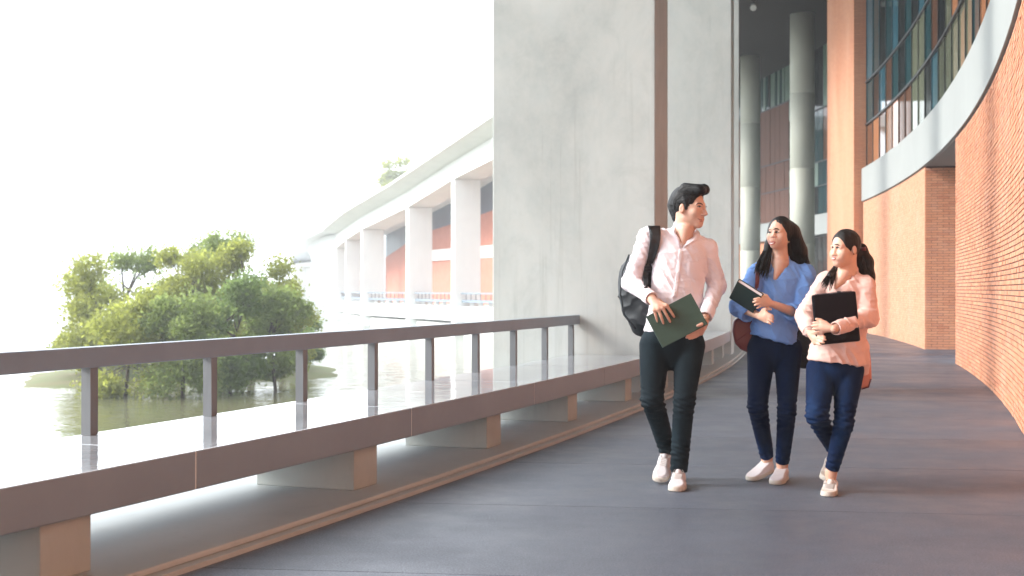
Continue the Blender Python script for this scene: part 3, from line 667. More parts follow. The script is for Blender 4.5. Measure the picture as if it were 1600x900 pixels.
def ribbon(name, cast, rows, m, parent, off=.006, th=.006, cols=5, extra_pts=()):
    """rows of (x left, x right, y); a strap with thickness lying on the surface"""
    T = []
    for (xl, xr, y) in rows: T.append([cast.at(xl+(xr-xl)*c/(cols-1), y, off) for c in range(cols)])
    for row in extra_pts: T.append([Vector(row[0]).lerp(Vector(row[1]), c/(cols-1)) for c in range(cols)])
    V = []; F = []; w_ = 2*cols
    for r in T:
        for p in r: V.append(tuple(p))
        for p in r[::-1]: V.append(tuple(p+(p-Vector((0, 0, EYE))).normalized()*th))
    for i in range(len(T)-1):
        for k in range(w_): a = i*w_+k; b = i*w_+(k+1) % w_; F.append((a, b, b+w_, a+w_))
    F.append(tuple(range(w_))[::-1]); F.append(tuple((len(T)-1)*w_+k for k in range(w_)))
    return obj(name, mesh(name, V, F, True), m, parent)
# ------------------------------------------------------------------ materials of people and their things
def skin_extra(c, red):
    def f(m, N, L, b): L.new(mixcol(N, L, c, red, ramp(N, L, noise(N, L, 14, (1,1,1), 4, .6), .42, .75, (0,0,0), (.5,.5,.5))), b.inputs['Base Color'])
    return f
M['skin_m'] = mat('fair_skin', rough=.48, sss=.25, bump=.0004, bscale=300, extra=skin_extra((.59,.37,.28), (.58,.30,.22)))
M['skin_b'] = mat('warm_skin', rough=.45, sss=.25, bump=.0004, bscale=300, extra=skin_extra((.62,.385,.285), (.61,.32,.235)))
M['skin_p'] = mat('light_warm_skin', rough=.48, sss=.25, bump=.0004, bscale=300, extra=skin_extra((.62,.385,.29), (.60,.32,.235)))
def hair_extra(c, c2, st):
    def f(m, N, L, b):
        n = noise(N, L, 1, st, 5, .6); L.new(mixcol(N, L, c, c2, ramp(N, L, n, .45, .75)), b.inputs['Base Color'])
        bp = N.new('ShaderNodeBump'); bp.inputs['Distance'].default_value = .004; L.new(n, bp.inputs['Height']); L.new(bp.outputs[0], b.inputs['Normal'])
    return f
M['hair_m'] = mat('short_black_hair', rough=.45, spec=.3, extra=hair_extra((.003,.003,.004), (.011,.011,.014), (90,90,200)))
M['hair_w'] = mat('long_black_hair', rough=.4, spec=.25, extra=hair_extra((.003,.002,.002), (.010,.007,.006), (210,210,12)))
M['hair_p'] = mat('dark_brown_hair', rough=.4, spec=.25, extra=hair_extra((.005,.003,.0025), (.018,.010,.008), (210,210,14)))
def cloth(name, c, c2, sc=700, rough=.85, sheen=.2, bump=.0006): return mat(name, c, rough, var=c2, scale=5, bump=bump, bscale=sc, sheen=.05, spec=.2)
M['shirt'] = cloth('pale_pink_cotton', (.81,.755,.80), (.77,.70,.745)); M['blouse'] = cloth('sky_blue_cotton', (.19,.36,.74), (.155,.30,.66)); M['pink'] = cloth('salmon_pink_cotton', (.74,.51,.46), (.69,.46,.41))
def denim(name, c, fade, z):
    def f(m, N, L, b):
        L.new(mixcol(N, L, c, fade, ramp(N, L, noise(N, L, 4, (1,1,.35), 6, .7), .5, .8)), b.inputs['Base Color'])
    return mat(name, c, .8, bump=.0007, bscale=500, spec=.12, sheen=0, extra=f)
M['jean_m'] = denim('black_denim', (.007,.013,.018), (.017,.034,.046), 0); M['jean_b'] = denim('dark_blue_denim', (.002,.008,.034), (.004,.024,.085), 0); M['jean_p'] = denim('indigo_denim', (.003,.011,.042), (.010,.040,.12), 0)
M['shoe'] = mat('white_knit_shoe', (.60,.56,.58), .7, var=(.54,.50,.52), scale=30, bump=.001, bscale=400); M['shoe_c'] = mat('cream_white_canvas', (.62,.57,.54), .7, bump=.0006, bscale=500)
M['sole'] = mat('off_white_rubber', (.50,.46,.41), .55); M['lace'] = mat('shoe_lace', (.42,.38,.36), .8)
M['eye_w'] = mat('eye_white', (.72,.68,.66), .25); M['eye_d'] = mat('dark_iris', (.010,.006,.005), .3); M['brow'] = mat('dark_brow_hair', (.018,.012,.01), .7)
M['lip_m'] = mat('lip_pink', (.42,.17,.14), .45); M['lip_w'] = mat('rose_lipstick', (.46,.10,.10), .35); M['teeth'] = mat('teeth', (.85,.82,.78), .25); M['mouth_d'] = mat('mouth_line', (.14,.035,.03), .6)
M['green_cover'] = mat('dark_green_leatherette', (.030,.068,.050), .55, var=(.022,.052,.038), scale=6, stretch=(1,1,5), bump=.001, bscale=120)
M['dark_cover'] = mat('black_green_cover', (.012,.025,.024), .45, bump=.0006, bscale=200); M['pages'] = mat('paper_pages', (.80,.79,.82), .8, var=(.6,.58,.62), scale=1, stretch=(40,40,400))
M['black_case'] = mat('matt_black_case', (.004,.0035,.007), .55, spec=.15); M['bag_black'] = mat('black_nylon', (.011,.014,.018), .6, bump=.0012, bscale=120, var=(.018,.022,.027), scale=12)
M['strap'] = mat('charcoal_webbing', (.03,.038,.045), .7, bump=.0008, bscale=500)
M['maroon'] = mat('maroon_leather', (.15,.035,.045), .38, var=(.12,.028,.036), scale=10, bump=.0008, bscale=150); M['salmon'] = mat('salmon_leather', (.58,.25,.19), .5, var=(.5,.2,.15), scale=8)
M['gold'] = mat('gold_earring', (.9,.8,.6), .25, metal=.9); M['button'] = mat('pearl_button', (.8,.75,.72), .3)
# ------------------------------------------------------------------ head and hand builders
def head_frame(yaw, pitch=0, roll=0):
    """columns: right, forward, up; yaw 0 looks at the camera (-Y), positive turns to the picture's right"""
    y, p = R(yaw), R(pitch); fw_ = Vector((math.sin(y)*math.cos(p), -math.cos(y)*math.cos(p), math.sin(p))); up = Vector((0, 0, 1)); r_ = fw_.cross(up).normalized(); up = r_.cross(fw_).normalized()
    if roll: q = Matrix.Rotation(R(roll), 3, fw_); r_ = q @ r_; up = q @ up
    return np.array([[r_[i], fw_[i], up[i]] for i in range(3)])
class Head:
    def __init__(s, c, Rm, sc): s.c = np.array(c); s.R = Rm; s.s = sc
    def p(s, x, y, z): return s.c+s.R@(np.array([x, y, z])*s.s)
def build_head(F, H, fem=False, smile=0, ear=True):
    p, s, Q = H.p, H.s, H.R; jw = .92 if fem else 1.0; nz = -.008 if fem else 0
    F.ell(p(0,-.015,.028), np.array([.074,.093,.088])*s, Q, .01)
    F.ell(p(0,.028,-.03), np.array([.060*jw,.060,.080])*s, Q, .03*s)
    F.cap(p(-.042*jw,.0,-.068), p(0,.058,-.094), .017*s, .017*s, .03*s); F.cap(p(.042*jw,.0,-.068), p(0,.058,-.094), .017*s, .017*s, .03*s)
    F.ell(p(0,.066,-.097), np.array([.022,.018,.016])*s, Q, .02*s)
    for q in (-1, 1):
        F.ell(p(q*.038,.058,-.03), np.array([.024,.022,.02])*s, Q, .02*s)
        F.cap(p(q*.012,.083,.016), p(q*.042,.070,.014), .008*s, .008*s, .015*s)
        F.ell(p(q*.031,.092,-.002), np.array([.016,.013,.009])*s, Q, .012*s, 'sub')
        F.ell(p(q*.031,.073,-.002), np.array([.0135,.0125,.0105])*s, Q, .003*s)
        F.ell(p(q*.0125,.093,-.043), np.array([.0085,.010,.007])*s, Q, .006*s)
        if fem: F.ell(p(q*.034,.056,-.052), np.array([.024,.024,.026])*s, Q, .025*s)
        if not ear: continue
        e = p(q*.077,-.008,-.016); Qe = Q; F.ell(e, np.array([.009,.017,.029])*s, Qe, .006*s); F.ell(p(q*.087,-.003,-.012), np.array([.006,.009,.016])*s, Qe, .004*s, 'sub')
    F.cap(p(0,.086+nz*.3,.006), p(0,.106+nz,-.036), .0072*s, .0100*s+nz*.15, .012*s); F.ell(p(0,.108+nz,-.039), np.array([.0092,.009,.008])*s, Q, .006*s)
    F.ell(p(0,.078,-.068), np.array([.026+.004*smile,.016,.014])*s, Q, .015*s)
    F.cap(p(-.016-.004*smile,.083,-.0635+.003*smile), p(0,.0925,-.063), .0045*s, .0055*s, .005*s); F.cap(p(.016+.004*smile,.083,-.0635+.003*smile), p(0,.0925,-.063), .0045*s, .0055*s, .005*s)
    F.cap(p(-.012,.083,-.074), p(.012,.083,-.074), .0065*s, .0065*s, .006*s); F.cap(p(-.02,.086,-.0685), p(.02,.086,-.0685), .0022*s, .0022*s, .002*s, mode='sub')
def build_hand(F, wrist, kn, tips, thumb, bend=.35, r=.0088, side=(0,-1,0), palm=.016, rw=.024):
    """kn: four knuckles, tips: four finger tips, thumb: (base, joint, tip)"""
    w_ = np.array(wrist); sd_ = np.array(side, float); sd_ /= np.linalg.norm(sd_)
    for i, k in enumerate(kn):
        k = np.array(k); F.cap(w_+(k-w_)*.12, k, rw*.62, .0125, .012)
        t = np.array(tips[i]); rr = r*(1, 1.03, 1, .86)[i]; L_ = np.linalg.norm(t-k)
        a = k+(t-k)*.46+sd_*L_*bend*.5; b = k+(t-k)*.76+sd_*L_*bend*.38
        F.cap(k, a, rr*1.12, rr, .006); F.cap(a, b, rr*1.02, rr*.92, .003); F.cap(b, t, rr*.93, rr*.8, .003)
    m_ = np.mean([np.array(k) for k in kn], 0); F.cap(w_+(m_-w_)*.35, w_+(m_-w_)*.8, .017, .017, .012)
    a, b, c = [np.array(q) for q in thumb]; F.cap(w_+(a-w_)*.4, a, .014, .0125, .012); F.cap(a, b, .0115, .0105, .006); F.cap(b, c, .0105, .0085, .004)
def build_shoe(name, heel, toe, m, parent, style, up=(0,0,1), wid=1.0, top=.085):
    heel = Vector(heel); toe = Vector(toe); L_ = (toe-heel).length; f = (toe-heel).normalized(); r_ = f.cross(Vector(up)).normalized(); u = r_.cross(f)
    X = Matrix(((f.x, -r_.x, u.x, heel.x), (f.y, -r_.y, u.y, heel.y), (f.z, -r_.z, u.z, heel.z), (0,0,0,1))); k = L_/.29
    def Vt(V): return np.array([tuple(X @ Vector(p)) for p in V])
    F = Field((-.03,-.07,-.02), (L_+.03,.07,.16), .003)
    W_ = .040*wid
    F.cap((.035*k,0,.035),(.10*k,0,.034), W_*.82, W_*.86, .02); F.ell((.20*k,.002,.026),(.078*k,W_*1.12,.034),None,.04); F.ell((.255*k,0,.022),(.040*k,W_*.9,.026),None,.03)
    F.cap((.045*k,0,.05),(.040*k,0,top), .034, .031, .02, u=(0,1,0), f=.9); F.cap((.075*k,0,.06),(.17*k,0,.045), .031, .024, .03, u=(0,1,0), f=1.1)
    F.plane((0,0,.018),(0,0,-1)); F.plane((0,0,top+.012),(.25,0,1)) 
    F.cap((.045*k,0,top+.03),(.047*k,0,top-.012), .027, .024, .004, mode='sub')
    def fd(V): return .0012*(vn(V, (90,90,90), 3)-.5)
    V, Q = F.mesh(); V = relax(V, Q, 2); LV, LQ = V, Q; o = obj(name, mesh(name, Vt(V), Q.tolist(), True), m, parent)
    S = Field((-.03,-.07,-.02), (L_+.03,.07,.06), .003); S.cap((.035*k,0,.01),(.10*k,0,.01), W_*.93, W_*.95, .02); S.ell((.20*k,.002,.01),(.082*k,W_*1.2,.06),None,.04); S.ell((.262*k,0,.01),(.042*k,W_*.95,.05),None,.03)
    S.plane((0,0,.026 if style != 'lace' else .030),(0,0,1)); S.plane((0,0,.001),(0,0,-1)); S.plane((.25*k,0,.0),(.12,0,-1)) if 0 else None
    V, Q = S.mesh(); V = relax(V, Q, 1); obj('sole', mesh('sole', Vt(V), Q.tolist(), True), M['sole'], o)
    bt = BVHTree.FromPolygons(LV.tolist(), LQ.tolist())
    def sz(x, y): h_ = bt.ray_cast(Vector((x, y, .3)), Vector((0, 0, -1))); return h_[0].z if h_[0] else .06
    if style == 'lace':
        tg = MB(); tg.tube([X @ Vector((.115*k,0,sz(.115*k,0)-.004)), X @ Vector((.088*k,0,sz(.09*k,0)+.004)), X @ Vector((.070*k,0,top+.022))], [.016,.019,.017], 10); tg.build('tongue', m, o, smooth=True)
        for i in range(7):
            x = (.088+.017*i)*k
            for q in (1, -1):
                pts = [(x-.008*q, -.027), (x-.003*q, -.013), (x, 0), (x+.003*q, .013), (x+.008*q, .027)]
                m_ = MB(); m_.tube([X @ Vector((a_, b_*q, sz(a_, b_*q)+.0022)) for a_, b_ in pts], .0026, 6); m_.build('lace', M['lace'], o, smooth=True)
        for q in (-1, 1):
            x = .088*k; z = sz(x, 0)+.006; m_ = MB(); m_.tube([X @ Vector((x,0,z)), X @ Vector((x+.004,q*.022,z+.008)), X @ Vector((x+.022,q*.034,z-.008)), X @ Vector((x+.014,q*.012,z-.002))], .0024, 6); m_.build('lace', M['lace'], o, smooth=True)
    elif style == 'slip':
        m_ = MB(); m_.tube([X @ Vector((.088*k,0,.082)), X @ Vector((.075*k,0,.112)), X @ Vector((.066*k,0,.115))], [.006,.007,.005], 8); m_.build('pull_tab', m, o, smooth=True)
    return o
def foot_frame(heel, toe, up=(0,0,1)):
    heel = Vector(heel); toe = Vector(toe); f = (toe-heel).normalized(); r_ = f.cross(Vector(up)).normalized(); u = r_.cross(f)
    return lambda x, z: tuple(heel+f*x+u*z)
def locks(name, Pf, n, tops, ends, m, parent, seed=0, r0=.0045, sway=2.0):
    rg = random.Random(seed)
    for i in range(n):
        t = rg.random(); lp_ = lambda L_, t: [L_[0][k]+(L_[1][k]-L_[0][k])*t for k in range(3)]
        a = lp_(tops, t); b = lp_(ends, min(1, max(0, t+rg.uniform(-.25, .25)))); b[1] += rg.uniform(-7, 5); pts = []
        for j in range(7):
            u = j/6; c = [a[k]+(b[k]-a[k])*(u if k != 2 else u**1.3) for k in range(3)]; c[0] += sway*math.sin(math.pi*u)*rg.uniform(.3, 1)*(-1 if i % 3 == 0 else .4); pts.append(Pf(*c))
        r = r0*rg.uniform(.5, 1.2); m_ = MB(); m_.tube(pts, [r*.8, r, r, r*.9, r*.7, r*.45, r*.12], 6); m_.build(name, m, parent, smooth=True)
def box_from(TL, TR, BL, th, inset=0, out=0):
    TL, TR, BL = Vector(TL), Vector(TR), Vector(BL); x = (TR-TL).normalized(); y = (BL-TL); y = (y-x*y.dot(x)); H_ = y.length; y.normalize(); n = x.cross(y)
    if n.y < 0: n = -n
    return TL, x, y, n, (TR-TL).length, H_
def book(name, label, TL, TR, BL, th, cov, group=None, pages_open=('top','bottom','right')):
    t = thing(name, label, 'book', group); P0, x, y, n, W_, H_ = box_from(TL, TR, BL, th)
    def slab(nm, a, b, c, m, bev=.0015):
        mb = MB(); mb.hexa([P0+x*a[0]+y*b[0]+n*c[0], P0+x*a[1]+y*b[0]+n*c[0], P0+x*a[1]+y*b[1]+n*c[0], P0+x*a[0]+y*b[1]+n*c[0], P0+x*a[0]+y*b[0]+n*c[1], P0+x*a[1]+y*b[0]+n*c[1], P0+x*a[1]+y*b[1]+n*c[1], P0+x*a[0]+y*b[1]+n*c[1]])
        o = mb.build(nm, m, t); bevel_mesh(o.data, bev); return o
    slab('front_cover', (0, W_), (0, H_), (0, .0035), cov); slab('back_cover', (0, W_), (0, H_), (th-.0035, th), cov)
    slab('spine', (-.001, .003), (.0005, H_-.0005), (.0037, th-.0037), cov, .0005); slab('page_block', (.0035, W_-.006), (.005, H_-.005), (.0037, th-.0037), M['pages'], .0008)
    return t
def prism_bag(name, label, poly, Pf, d0, d1, m, cat='bag', bev=.018):
    t = thing(name, label, cat); n = len(poly); mb = MB(); F0 = [Pf(x, y, d0) for x, y in poly]; F1 = [Pf(x, y, d1) for x, y in poly]
    mb.add(F0+F1, [tuple(range(n))[::-1], tuple(range(n, 2*n))]+[(i, (i+1) % n, (i+1) % n+n, i+n) for i in range(n)]); o = mb.build('bag_body', m, t, smooth=True); bevel_mesh(o.data, bev, 4)
    for p in o.data.polygons: p.use_smooth = True
    return t
def fold_shirt(sc=1.0, seed=1, a=.006):
    def f(V):
        d = np.stack([V[:, 0]+.55*V[:, 2], V[:, 1], V[:, 2]-.35*V[:, 0]], 1)
        n1 = vn(d, (26*sc, 8, 7*sc), seed); n2 = vn(V, (14, 10, 30), seed+3); n3 = vn(V, (60, 40, 40), seed+5)
        rg1 = 1-np.abs(2*n1-1); rg2 = 1-np.abs(2*n2-1); n4 = 1-np.abs(2*vn(d, (34*sc, 12, 11*sc), seed+8)-1); n5 = 1-np.abs(2*vn(V, (22, 15, 46), seed+11)-1)
        return a*(rg1**2*1.1+rg2**3*.6-.55)+.0012*(n3-.5)+.0022*n4**7+.0020*n5**9
    return f
def fold_jeans(knees, ankles, seed=1, a=.0042):
    def f(V):
        r = np.zeros(len(V)); wob = vn(V, (9, 9, 5), seed)*.035
        for kz, s_ in [(k, .085) for k in knees]+[(k, .07) for k in ankles]:
            m_ = np.exp(-((V[:, 2]-kz)/s_)**2); r += m_*(np.sin((V[:, 2]+wob+.25*V[:, 0])*230)*.5+np.sin((V[:, 2]-.3*V[:, 0]+wob)*150)*.5)*(.4+.9*vn(V, (16, 16, 16), seed+2))
        return a*r*.55+.004*(vn(V, (11, 11, 6), seed+4)-.5)
    return f
# ================================================================== the man
def PF(D): return lambda px, py, dy=0.0: P3(px, py, D+dy)
def figure(P, label, skin, parts, lo, hi, headf, hands, h=.0045):
    F = Field(lo, hi, h)
    for (a, b, ra, rb, fl) in parts: F.cap(a, b, ra, rb, .03, u=(0, 1, 0), f=fl)
    headf(F); hands(F); o, V, Q = solid('person', F, skin); tag(o, label, 'person'); return o, V, Q
def man():
    P = PF(7.55)
    H = Head(P(1077.5, 323, .0), head_frame(54, -4), 1.03)
    sL, eL, wL = P(1013, 371, .0), P(986, 441, .06), P(1017, 466, -.17)     # arm on the picture's left
    sR, eR, wR = P(1104, 389, .04), P(1120, 447, .07), P(1103, 494, -.13)
    arms = [(sL, eL, .044, .036, 1), (eL, wL, .036, .026, 1), (sR, eR, .044, .036, 1), (eR, wR, .036, .026, 1)]
    torso = [(P(1062,398,.02), P(1057,475,.03), .138, .125, .62), (P(1055,490,.03), P(1051,528,.03), .12, .13, .6), (P(1068,372,.02), sL, .045, .04, .9), (P(1072,374,.02), sR, .045, .04, .9)]
    t = Vector(P(1056,768,-.22)); t.z = .001; hl = Vector((.998, t.y+.285, .001)); sR_ = (hl, t, (0,0,1)); sL_ = (P(1042,722,.31), P(1030,753,.07), (0,-.35,1)); fL, fR = foot_frame(*sL_), foot_frame(*sR_)
    kL, aL, kR, aR = P(1019,624,-.03), fL(.048,.11), P(1069,625,-.09), fR(.048,.11)
    legs = [(P(1025,535,.02), kL, .075, .05, 1), (kL, aL, .05, .034, 1), (P(1075,535,.02), kR, .075, .05, 1), (kR, aR, .05, .034, 1), (aL, fL(.06,.05), .028, .026, 1), (aR, fR(.06,.05), .028, .026, 1)]
    def hf(F):
        build_head(F, H); F.cap(H.p(0,-.025,-.05), P(1069,368,.03), .056, .060, .03); F.cap(P(1069,362,.03), P(1067,374,.03), .062, .08, .03, u=(0,1,0), f=.75)
        F.cap(P(1071,362,-.03), P(1066.8,383,-.062), .045, .014, .02)
    def hnd(F):
        b = -.245
        kn = [P(1041.5,477.5,b-.012), P(1035,481,b-.014), P(1028.5,483.5,b-.012), P(1022,484.5,b-.006)]
        tp = [P(1053.5,495.5,b+.012), P(1047,503,b+.012), P(1036.5,505.5,b+.012), P(1027,502.5,b+.014)]
        F.cap(wL, P(1021,471,-.2), .026, .024, .02); build_hand(F, P(1019,469,-.2), kn, tp, (P(1030,470,-.185), P(1040,477,-.175), P(1046,484,-.17)), .22, .0088)
        kn = [P(1098,510,-.20), P(1098,514,-.185), P(1097,518,-.17), P(1096,521,-.155)]
        tp = [P(1080,518,-.215), P(1073.5,523,-.225), P(1072.5,527.5,-.225), P(1077,529.5,-.22)]
        build_hand(F, P(1103,500,-.15), kn, tp, (P(1100,503,-.22), P(1096,507,-.245), P(1090,509,-.25)), .10, .0088, side=(0,.3,-1))
    o, V, Q = figure(P, 'man in a pale pink shirt and dark jeans carrying a green book, looking to his left', M['skin_m'], torso+arms+legs, P(955,275,-.42), (P(1145,275,.6)[0], 8.0, 0), hf, hnd) if 0 else figure(P, 'man in a pale pink shirt and dark jeans walking with a green book', M['skin_m'], torso+arms+legs, (.58, 7.15, -.02), (1.32, 8.1, 1.86), hf, hnd)
    # shirt
    F = Field((.52, 7.15, .75), (1.36, 8.0, 1.6), .005)
    for a, b, ra, rb, fl in [(P(1062,400,.02), P(1057,472,.03), .162, .150, .66), (P(1056,480,.03), P(1052,520,.03), .152, .172, .66), (P(1066,375,.03), sL, .060, .058, .9), (P(1073,377,.03), sR, .060, .058, .9)]: F.cap(a, b, ra, rb, .035, u=(0,1,0), f=fl)
    lerp = lambda a, b, t: tuple(np.array(a)*(1-t)+np.array(b)*t)
    for a, b, ra, rb in [(sL, eL, .059, .052), (eL, lerp(eL, wL, .9), .052, .037), (sR, eR, .058, .052), (eR, lerp(eR, wR, .9), .052, .037)]: F.cap(a, b, ra, rb, .022)
    lerp = lambda a, b, t: tuple(np.array(a)*(1-t)+np.array(b)*t)
    F.cap(P(1070,356,.04), P(1069,366,.03), .066, .072, .02)                                                        # collar stand
    F.cap(P(1070.5,340,-.03), P(1070,362,-.03), .060, .057, .006, mode='sub'); F.cap(P(1071,360,-.07), P(1066.5,386,-.085), .050, .018, .006, mode='sub')
    F.plane(P(1060,518,0), (0, .0, -1)); 
    sh, SV, SQ = solid('shirt', F, M['shirt'], o, fold_shirt(1.25, 1, .0055)); cs = Cast(SV, SQ)
    for w_, e_ in ((wL, eL), (wR, eR)):                                                                            # cuffs
        a = np.array(lerp(e_, w_, .80)); b = np.array(lerp(e_, w_, 1.04)); G = Field(np.minimum(a, b)-.07, np.maximum(a, b)+.07, .004); G.cap(a, b, .045, .041, .004); d = (b-a)/np.linalg.norm(b-a)
        G.plane(b, d); G.plane(a, -d); G.cap(b-d*.02, b+d*.04, .034, .034, .002, mode='sub'); solid('cuff', G, M['shirt'], sh, lambda V: .002*(vn(V, (50,50,50), 4)-.5))
    ribbon('placket', cs, [(1061.5-.135*(y-388), 1067.5-.135*(y-388), y) for y in range(389, 466, 4)], M['shirt'], sh, .003, .004)
    for y in (394, 409, 425, 441, 457): patch('button', cs, oval(1064.2-.135*(y-388), y, 1.5, 1.5), M['button'], sh, .0065)
    pk = [(1074.5,403),(1085,405.5),(1094.5,408),(1093.5,422),(1091.5,432),(1084,436),(1073,430.5),(1073,416)]; patch('pocket', cs, pk, M['shirt'], sh, .006, 4, .6)
    line('pocket_hem', cs, [(1074.5,407),(1085,409.5),(1094.3,412)], .0016, M['shirt'], sh, .006)
    for rows in ([(1052,1052.6,355),(1053,1060,360),(1055,1065,366),(1058,1067,373),(1061,1067,380),(1064.5,1066,387)], [(1088,1088.6,358),(1083,1094,364),(1078,1092,370),(1073,1087,376),(1069,1076,381),(1066.5,1068,387)]):
        ribbon('collar_point', cs, rows, M['shirt'], sh, .013, .006)
    # jeans
    F = Field((.6, 7.2, .05), (1.3, 8.1, 1.02), .005)
    F.cap(P(1053,515,.03), P(1051,533,.03), .168, .178, .03, u=(0,1,0), f=.66)
    for a, b, ra, rb in [(P(1024,540,.02), kL, .096, .064), (kL, fL(.045,.125), .066, .052), (P(1077,540,.02), kR, .094, .061), (kR, fR(.045,.10), .062, .052)]: F.cap(a, b, ra, rb, .018)
    F.cap(P(1049.5,562,-.2), P(1049,600,.3), .004, .004, .004, mode='sub')
    d = np.array(aL)-np.array(kL); d /= np.linalg.norm(d); 
    for fr in (fL, fR): d = np.array(fr(.045,.0))-np.array(fr(.045,1.)); d /= np.linalg.norm(d); q = np.array(fr(.045,.095)); F.cap(q+d*.06, q+d*.12, .06, .06, .002, mode='sub')
    F.plane(np.array(P(1053,510,0)), (0,0,1))
    je, JV, JQ = solid('jeans', F, M['jean_m'], o, fold_jeans((kL[2]-.02, kR[2]-.03), (aR[2]+.06, aL[2]+.05), 2, .006)); cj = Cast(JV, JQ)
    line('pocket_seam', cj, [(1008,526),(1014,534),(1023,538)], .0014, M['jean_m'], je, .001)
    build_shoe('shoe', sL_[0], sL_[1], M['shoe'], o, 'lace', sL_[2], 1.12, .095); build_shoe('shoe', hl, t, M['shoe'], o, 'lace', wid=1.12, top=.095)
    # face
    c = Cast(V, Q, lambda p: p[:, 2] > 1.5)
    for (x, y, rx, w_) in ((1092.6,322.9,2.9,0), (1103.0,323.4,1.5,0)):
        patch('eye', c, oval(x, y, rx, 1.1, 4), M['eye_w'], o, .0009, 2); patch('iris', c, oval(x+.5, y, min(rx*.75, 1.9), 1.35), M['eye_d'], o, .0016, 2); line('eyelid', c, [(x-rx-.3, y+.3), (x, y-1.3), (x+rx+.2, y+.2)], .0029, M['brow'], o)
    line('eyebrow', c, [(1088,319.6),(1091.5,317.4),(1095,317.9),(1098.3,320.2)], .0036, M['brow'], o); line('eyebrow', c, [(1101.9,321.2),(1103.6,320.2),(1104.8,320.6)], .0022, M['brow'], o)
    line('lips', c, [(1090.5,341.6),(1094,343.2),(1097,343.4)], .0030, M['lip_m'], o, .0004); line('lips', c, [(1092.5,345.2),(1095.5,346),(1097.4,345.6)], .0032, M['lip_m'], o, .0002); line('mouth_line', c, [(1089.7,341.4),(1093.5,343.6),(1097,344.2)], .0012, M['mouth_d'], o, .002)
    # hair
    p, s, Qh = H.p, H.s, H.R; G = Field(H.c-.19, H.c+.20, .003)
    G.ell(p(0,-.022,.032), np.array([.083,.100,.092])*s, Qh, .01); G.cap(p(-.03,-.02,.108), p(-.025,.075,.100), .026*s, .030*s, .02); G.cap(p(.03,-.02,.108), p(.03,.072,.098), .026*s, .028*s, .02); G.cap(p(-.015,.075,.108), p(.03,.096,.092), .022*s, .016*s, .015)
    G.cap(p(0,-.09,.0), p(0,-.075,-.06), .045*s, .033*s, .03); G.cap(p(-.068,.006,.03), p(-.070,.014,-.015), .014*s, .006*s, .012); G.cap(p(.068,.006,.03), p(.070,.014,-.015), .014*s, .006*s, .012)
    G.ell(p(0,.095,-.02), np.array([.085,.058,.094])*s, Qh, .006, 'sub'); G.ell(p(0,.03,-.075), np.array([.1,.05,.065])*s, Qh, .01, 'sub')
    for q in (-1, 1): G.ell(p(q*.085,-.010,-.02), np.array([.022,.022,.036])*s, Qh, .008, 'sub')
    def hd(V):
        l = (V-H.c)@H.R; return -.0035*(np.abs(2*vn(l, (190, 16, 70), 1)-1)-.5)+.0015*(vn(l, (60, 30, 40), 2)-.5)
    ho, HV, HQ = solid('hair', G, M['hair_m'], o, hd); ch = Cast(HV, HQ); rg = random.Random(2)
    for i in range(70):                                  # combed-back locks
        t = rg.random(); f0 = (1106-16*t+rg.uniform(-1,1), 299+9*t**2+rg.uniform(-1.5,1.5)-4*(1-t)); m1 = (1093-14*t, 289.5+13*t); m2 = (1074-9*t, 289+17*t); m3 = (1060-4*t, 299+15*t); e0 = (1053+1*t, 312+14*t+rg.uniform(-2,5)); j_ = rg.uniform(-.8,.8)
        pts = [(a, b+j_) for a, b in (f0, m1, m2, m3, e0)]; k0 = rg.choice((0, 0, 1)); line('lock', ch, pts[k0:rg.choice((3, 4, 5))+k0 if k0 == 0 else 5], rg.uniform(.0011,.0024), M['hair_m'], ho, .0008, sub=5, n=5)
    # backpack hanging from the shoulder
    t = thing('backpack', 'black nylon backpack slung behind the man in the pink shirt', 'backpack')
    F = Field((.5, 7.45, .7), (1.2, 8.1, 1.55), .006); F.ell(P(1004,450,.235), (.145,.13,.225), None, .02); F.cap(P(1000,440,.24), P(1012,498,.22), .12, .115, .05, u=(0,1,0), f=.9)
    F.box(P(1025,455,.2), (.13,.10,.22), None, .07, .05)
    solid('bag_body', F, M['bag_black'], t, lambda V: .010*(1-np.abs(2*vn(V, (7, 9, 16), 2)-1))**2-.003+.003*(vn(V, (30, 30, 30), 5)-.5))
    m_ = MB(); m_.tube([P(983,398,.16), P(972,425,.12), P(969,460,.11), P(975,492,.115), P(993,514,.13)], .006, 6); m_.build('piping', M['strap'], t, smooth=True)
    ribbon('shoulder_strap', cs, [(1012,1031.5,352.5),(1013,1032,356),(1015,1032.5,364),(1016,1032,374),(1015,1030,384),(1013.5,1027,394),(1011.5,1023.5,404),(1010,1020,412)], M['strap'], t, .014, .012)
    ribbon('lower_strap', cs, [(1009,1018,412),(1006.5,1015,420),(1004.5,1012.5,430),(1005,1012,440),(1006,1012,450)], M['bag_black'], t, .009, .006)
    k = cs.at(1012,420,.022); m_ = MB(); m_.box((k.x-.019,k.y-.004,k.z-.016),(k.x+.019,k.y+.006,k.z+.016)); b_ = m_.build('buckle', M['black_case'], t); bevel_mesh(b_.data, .003)
    m_ = MB(); m_.bar((k.x-.016,k.y-.006,k.z),(k.x+.016,k.y-.006,k.z), .004, .005); m_.build('buckle_bar', M['mullion'], t)
    book('book', 'large dark green hardback book held in front of the man in pink shirt', P(1009.5,494.5,-.216), P(1079.5,458,-.216), P(1032,545,-.250), .024, M['green_cover'])
man()
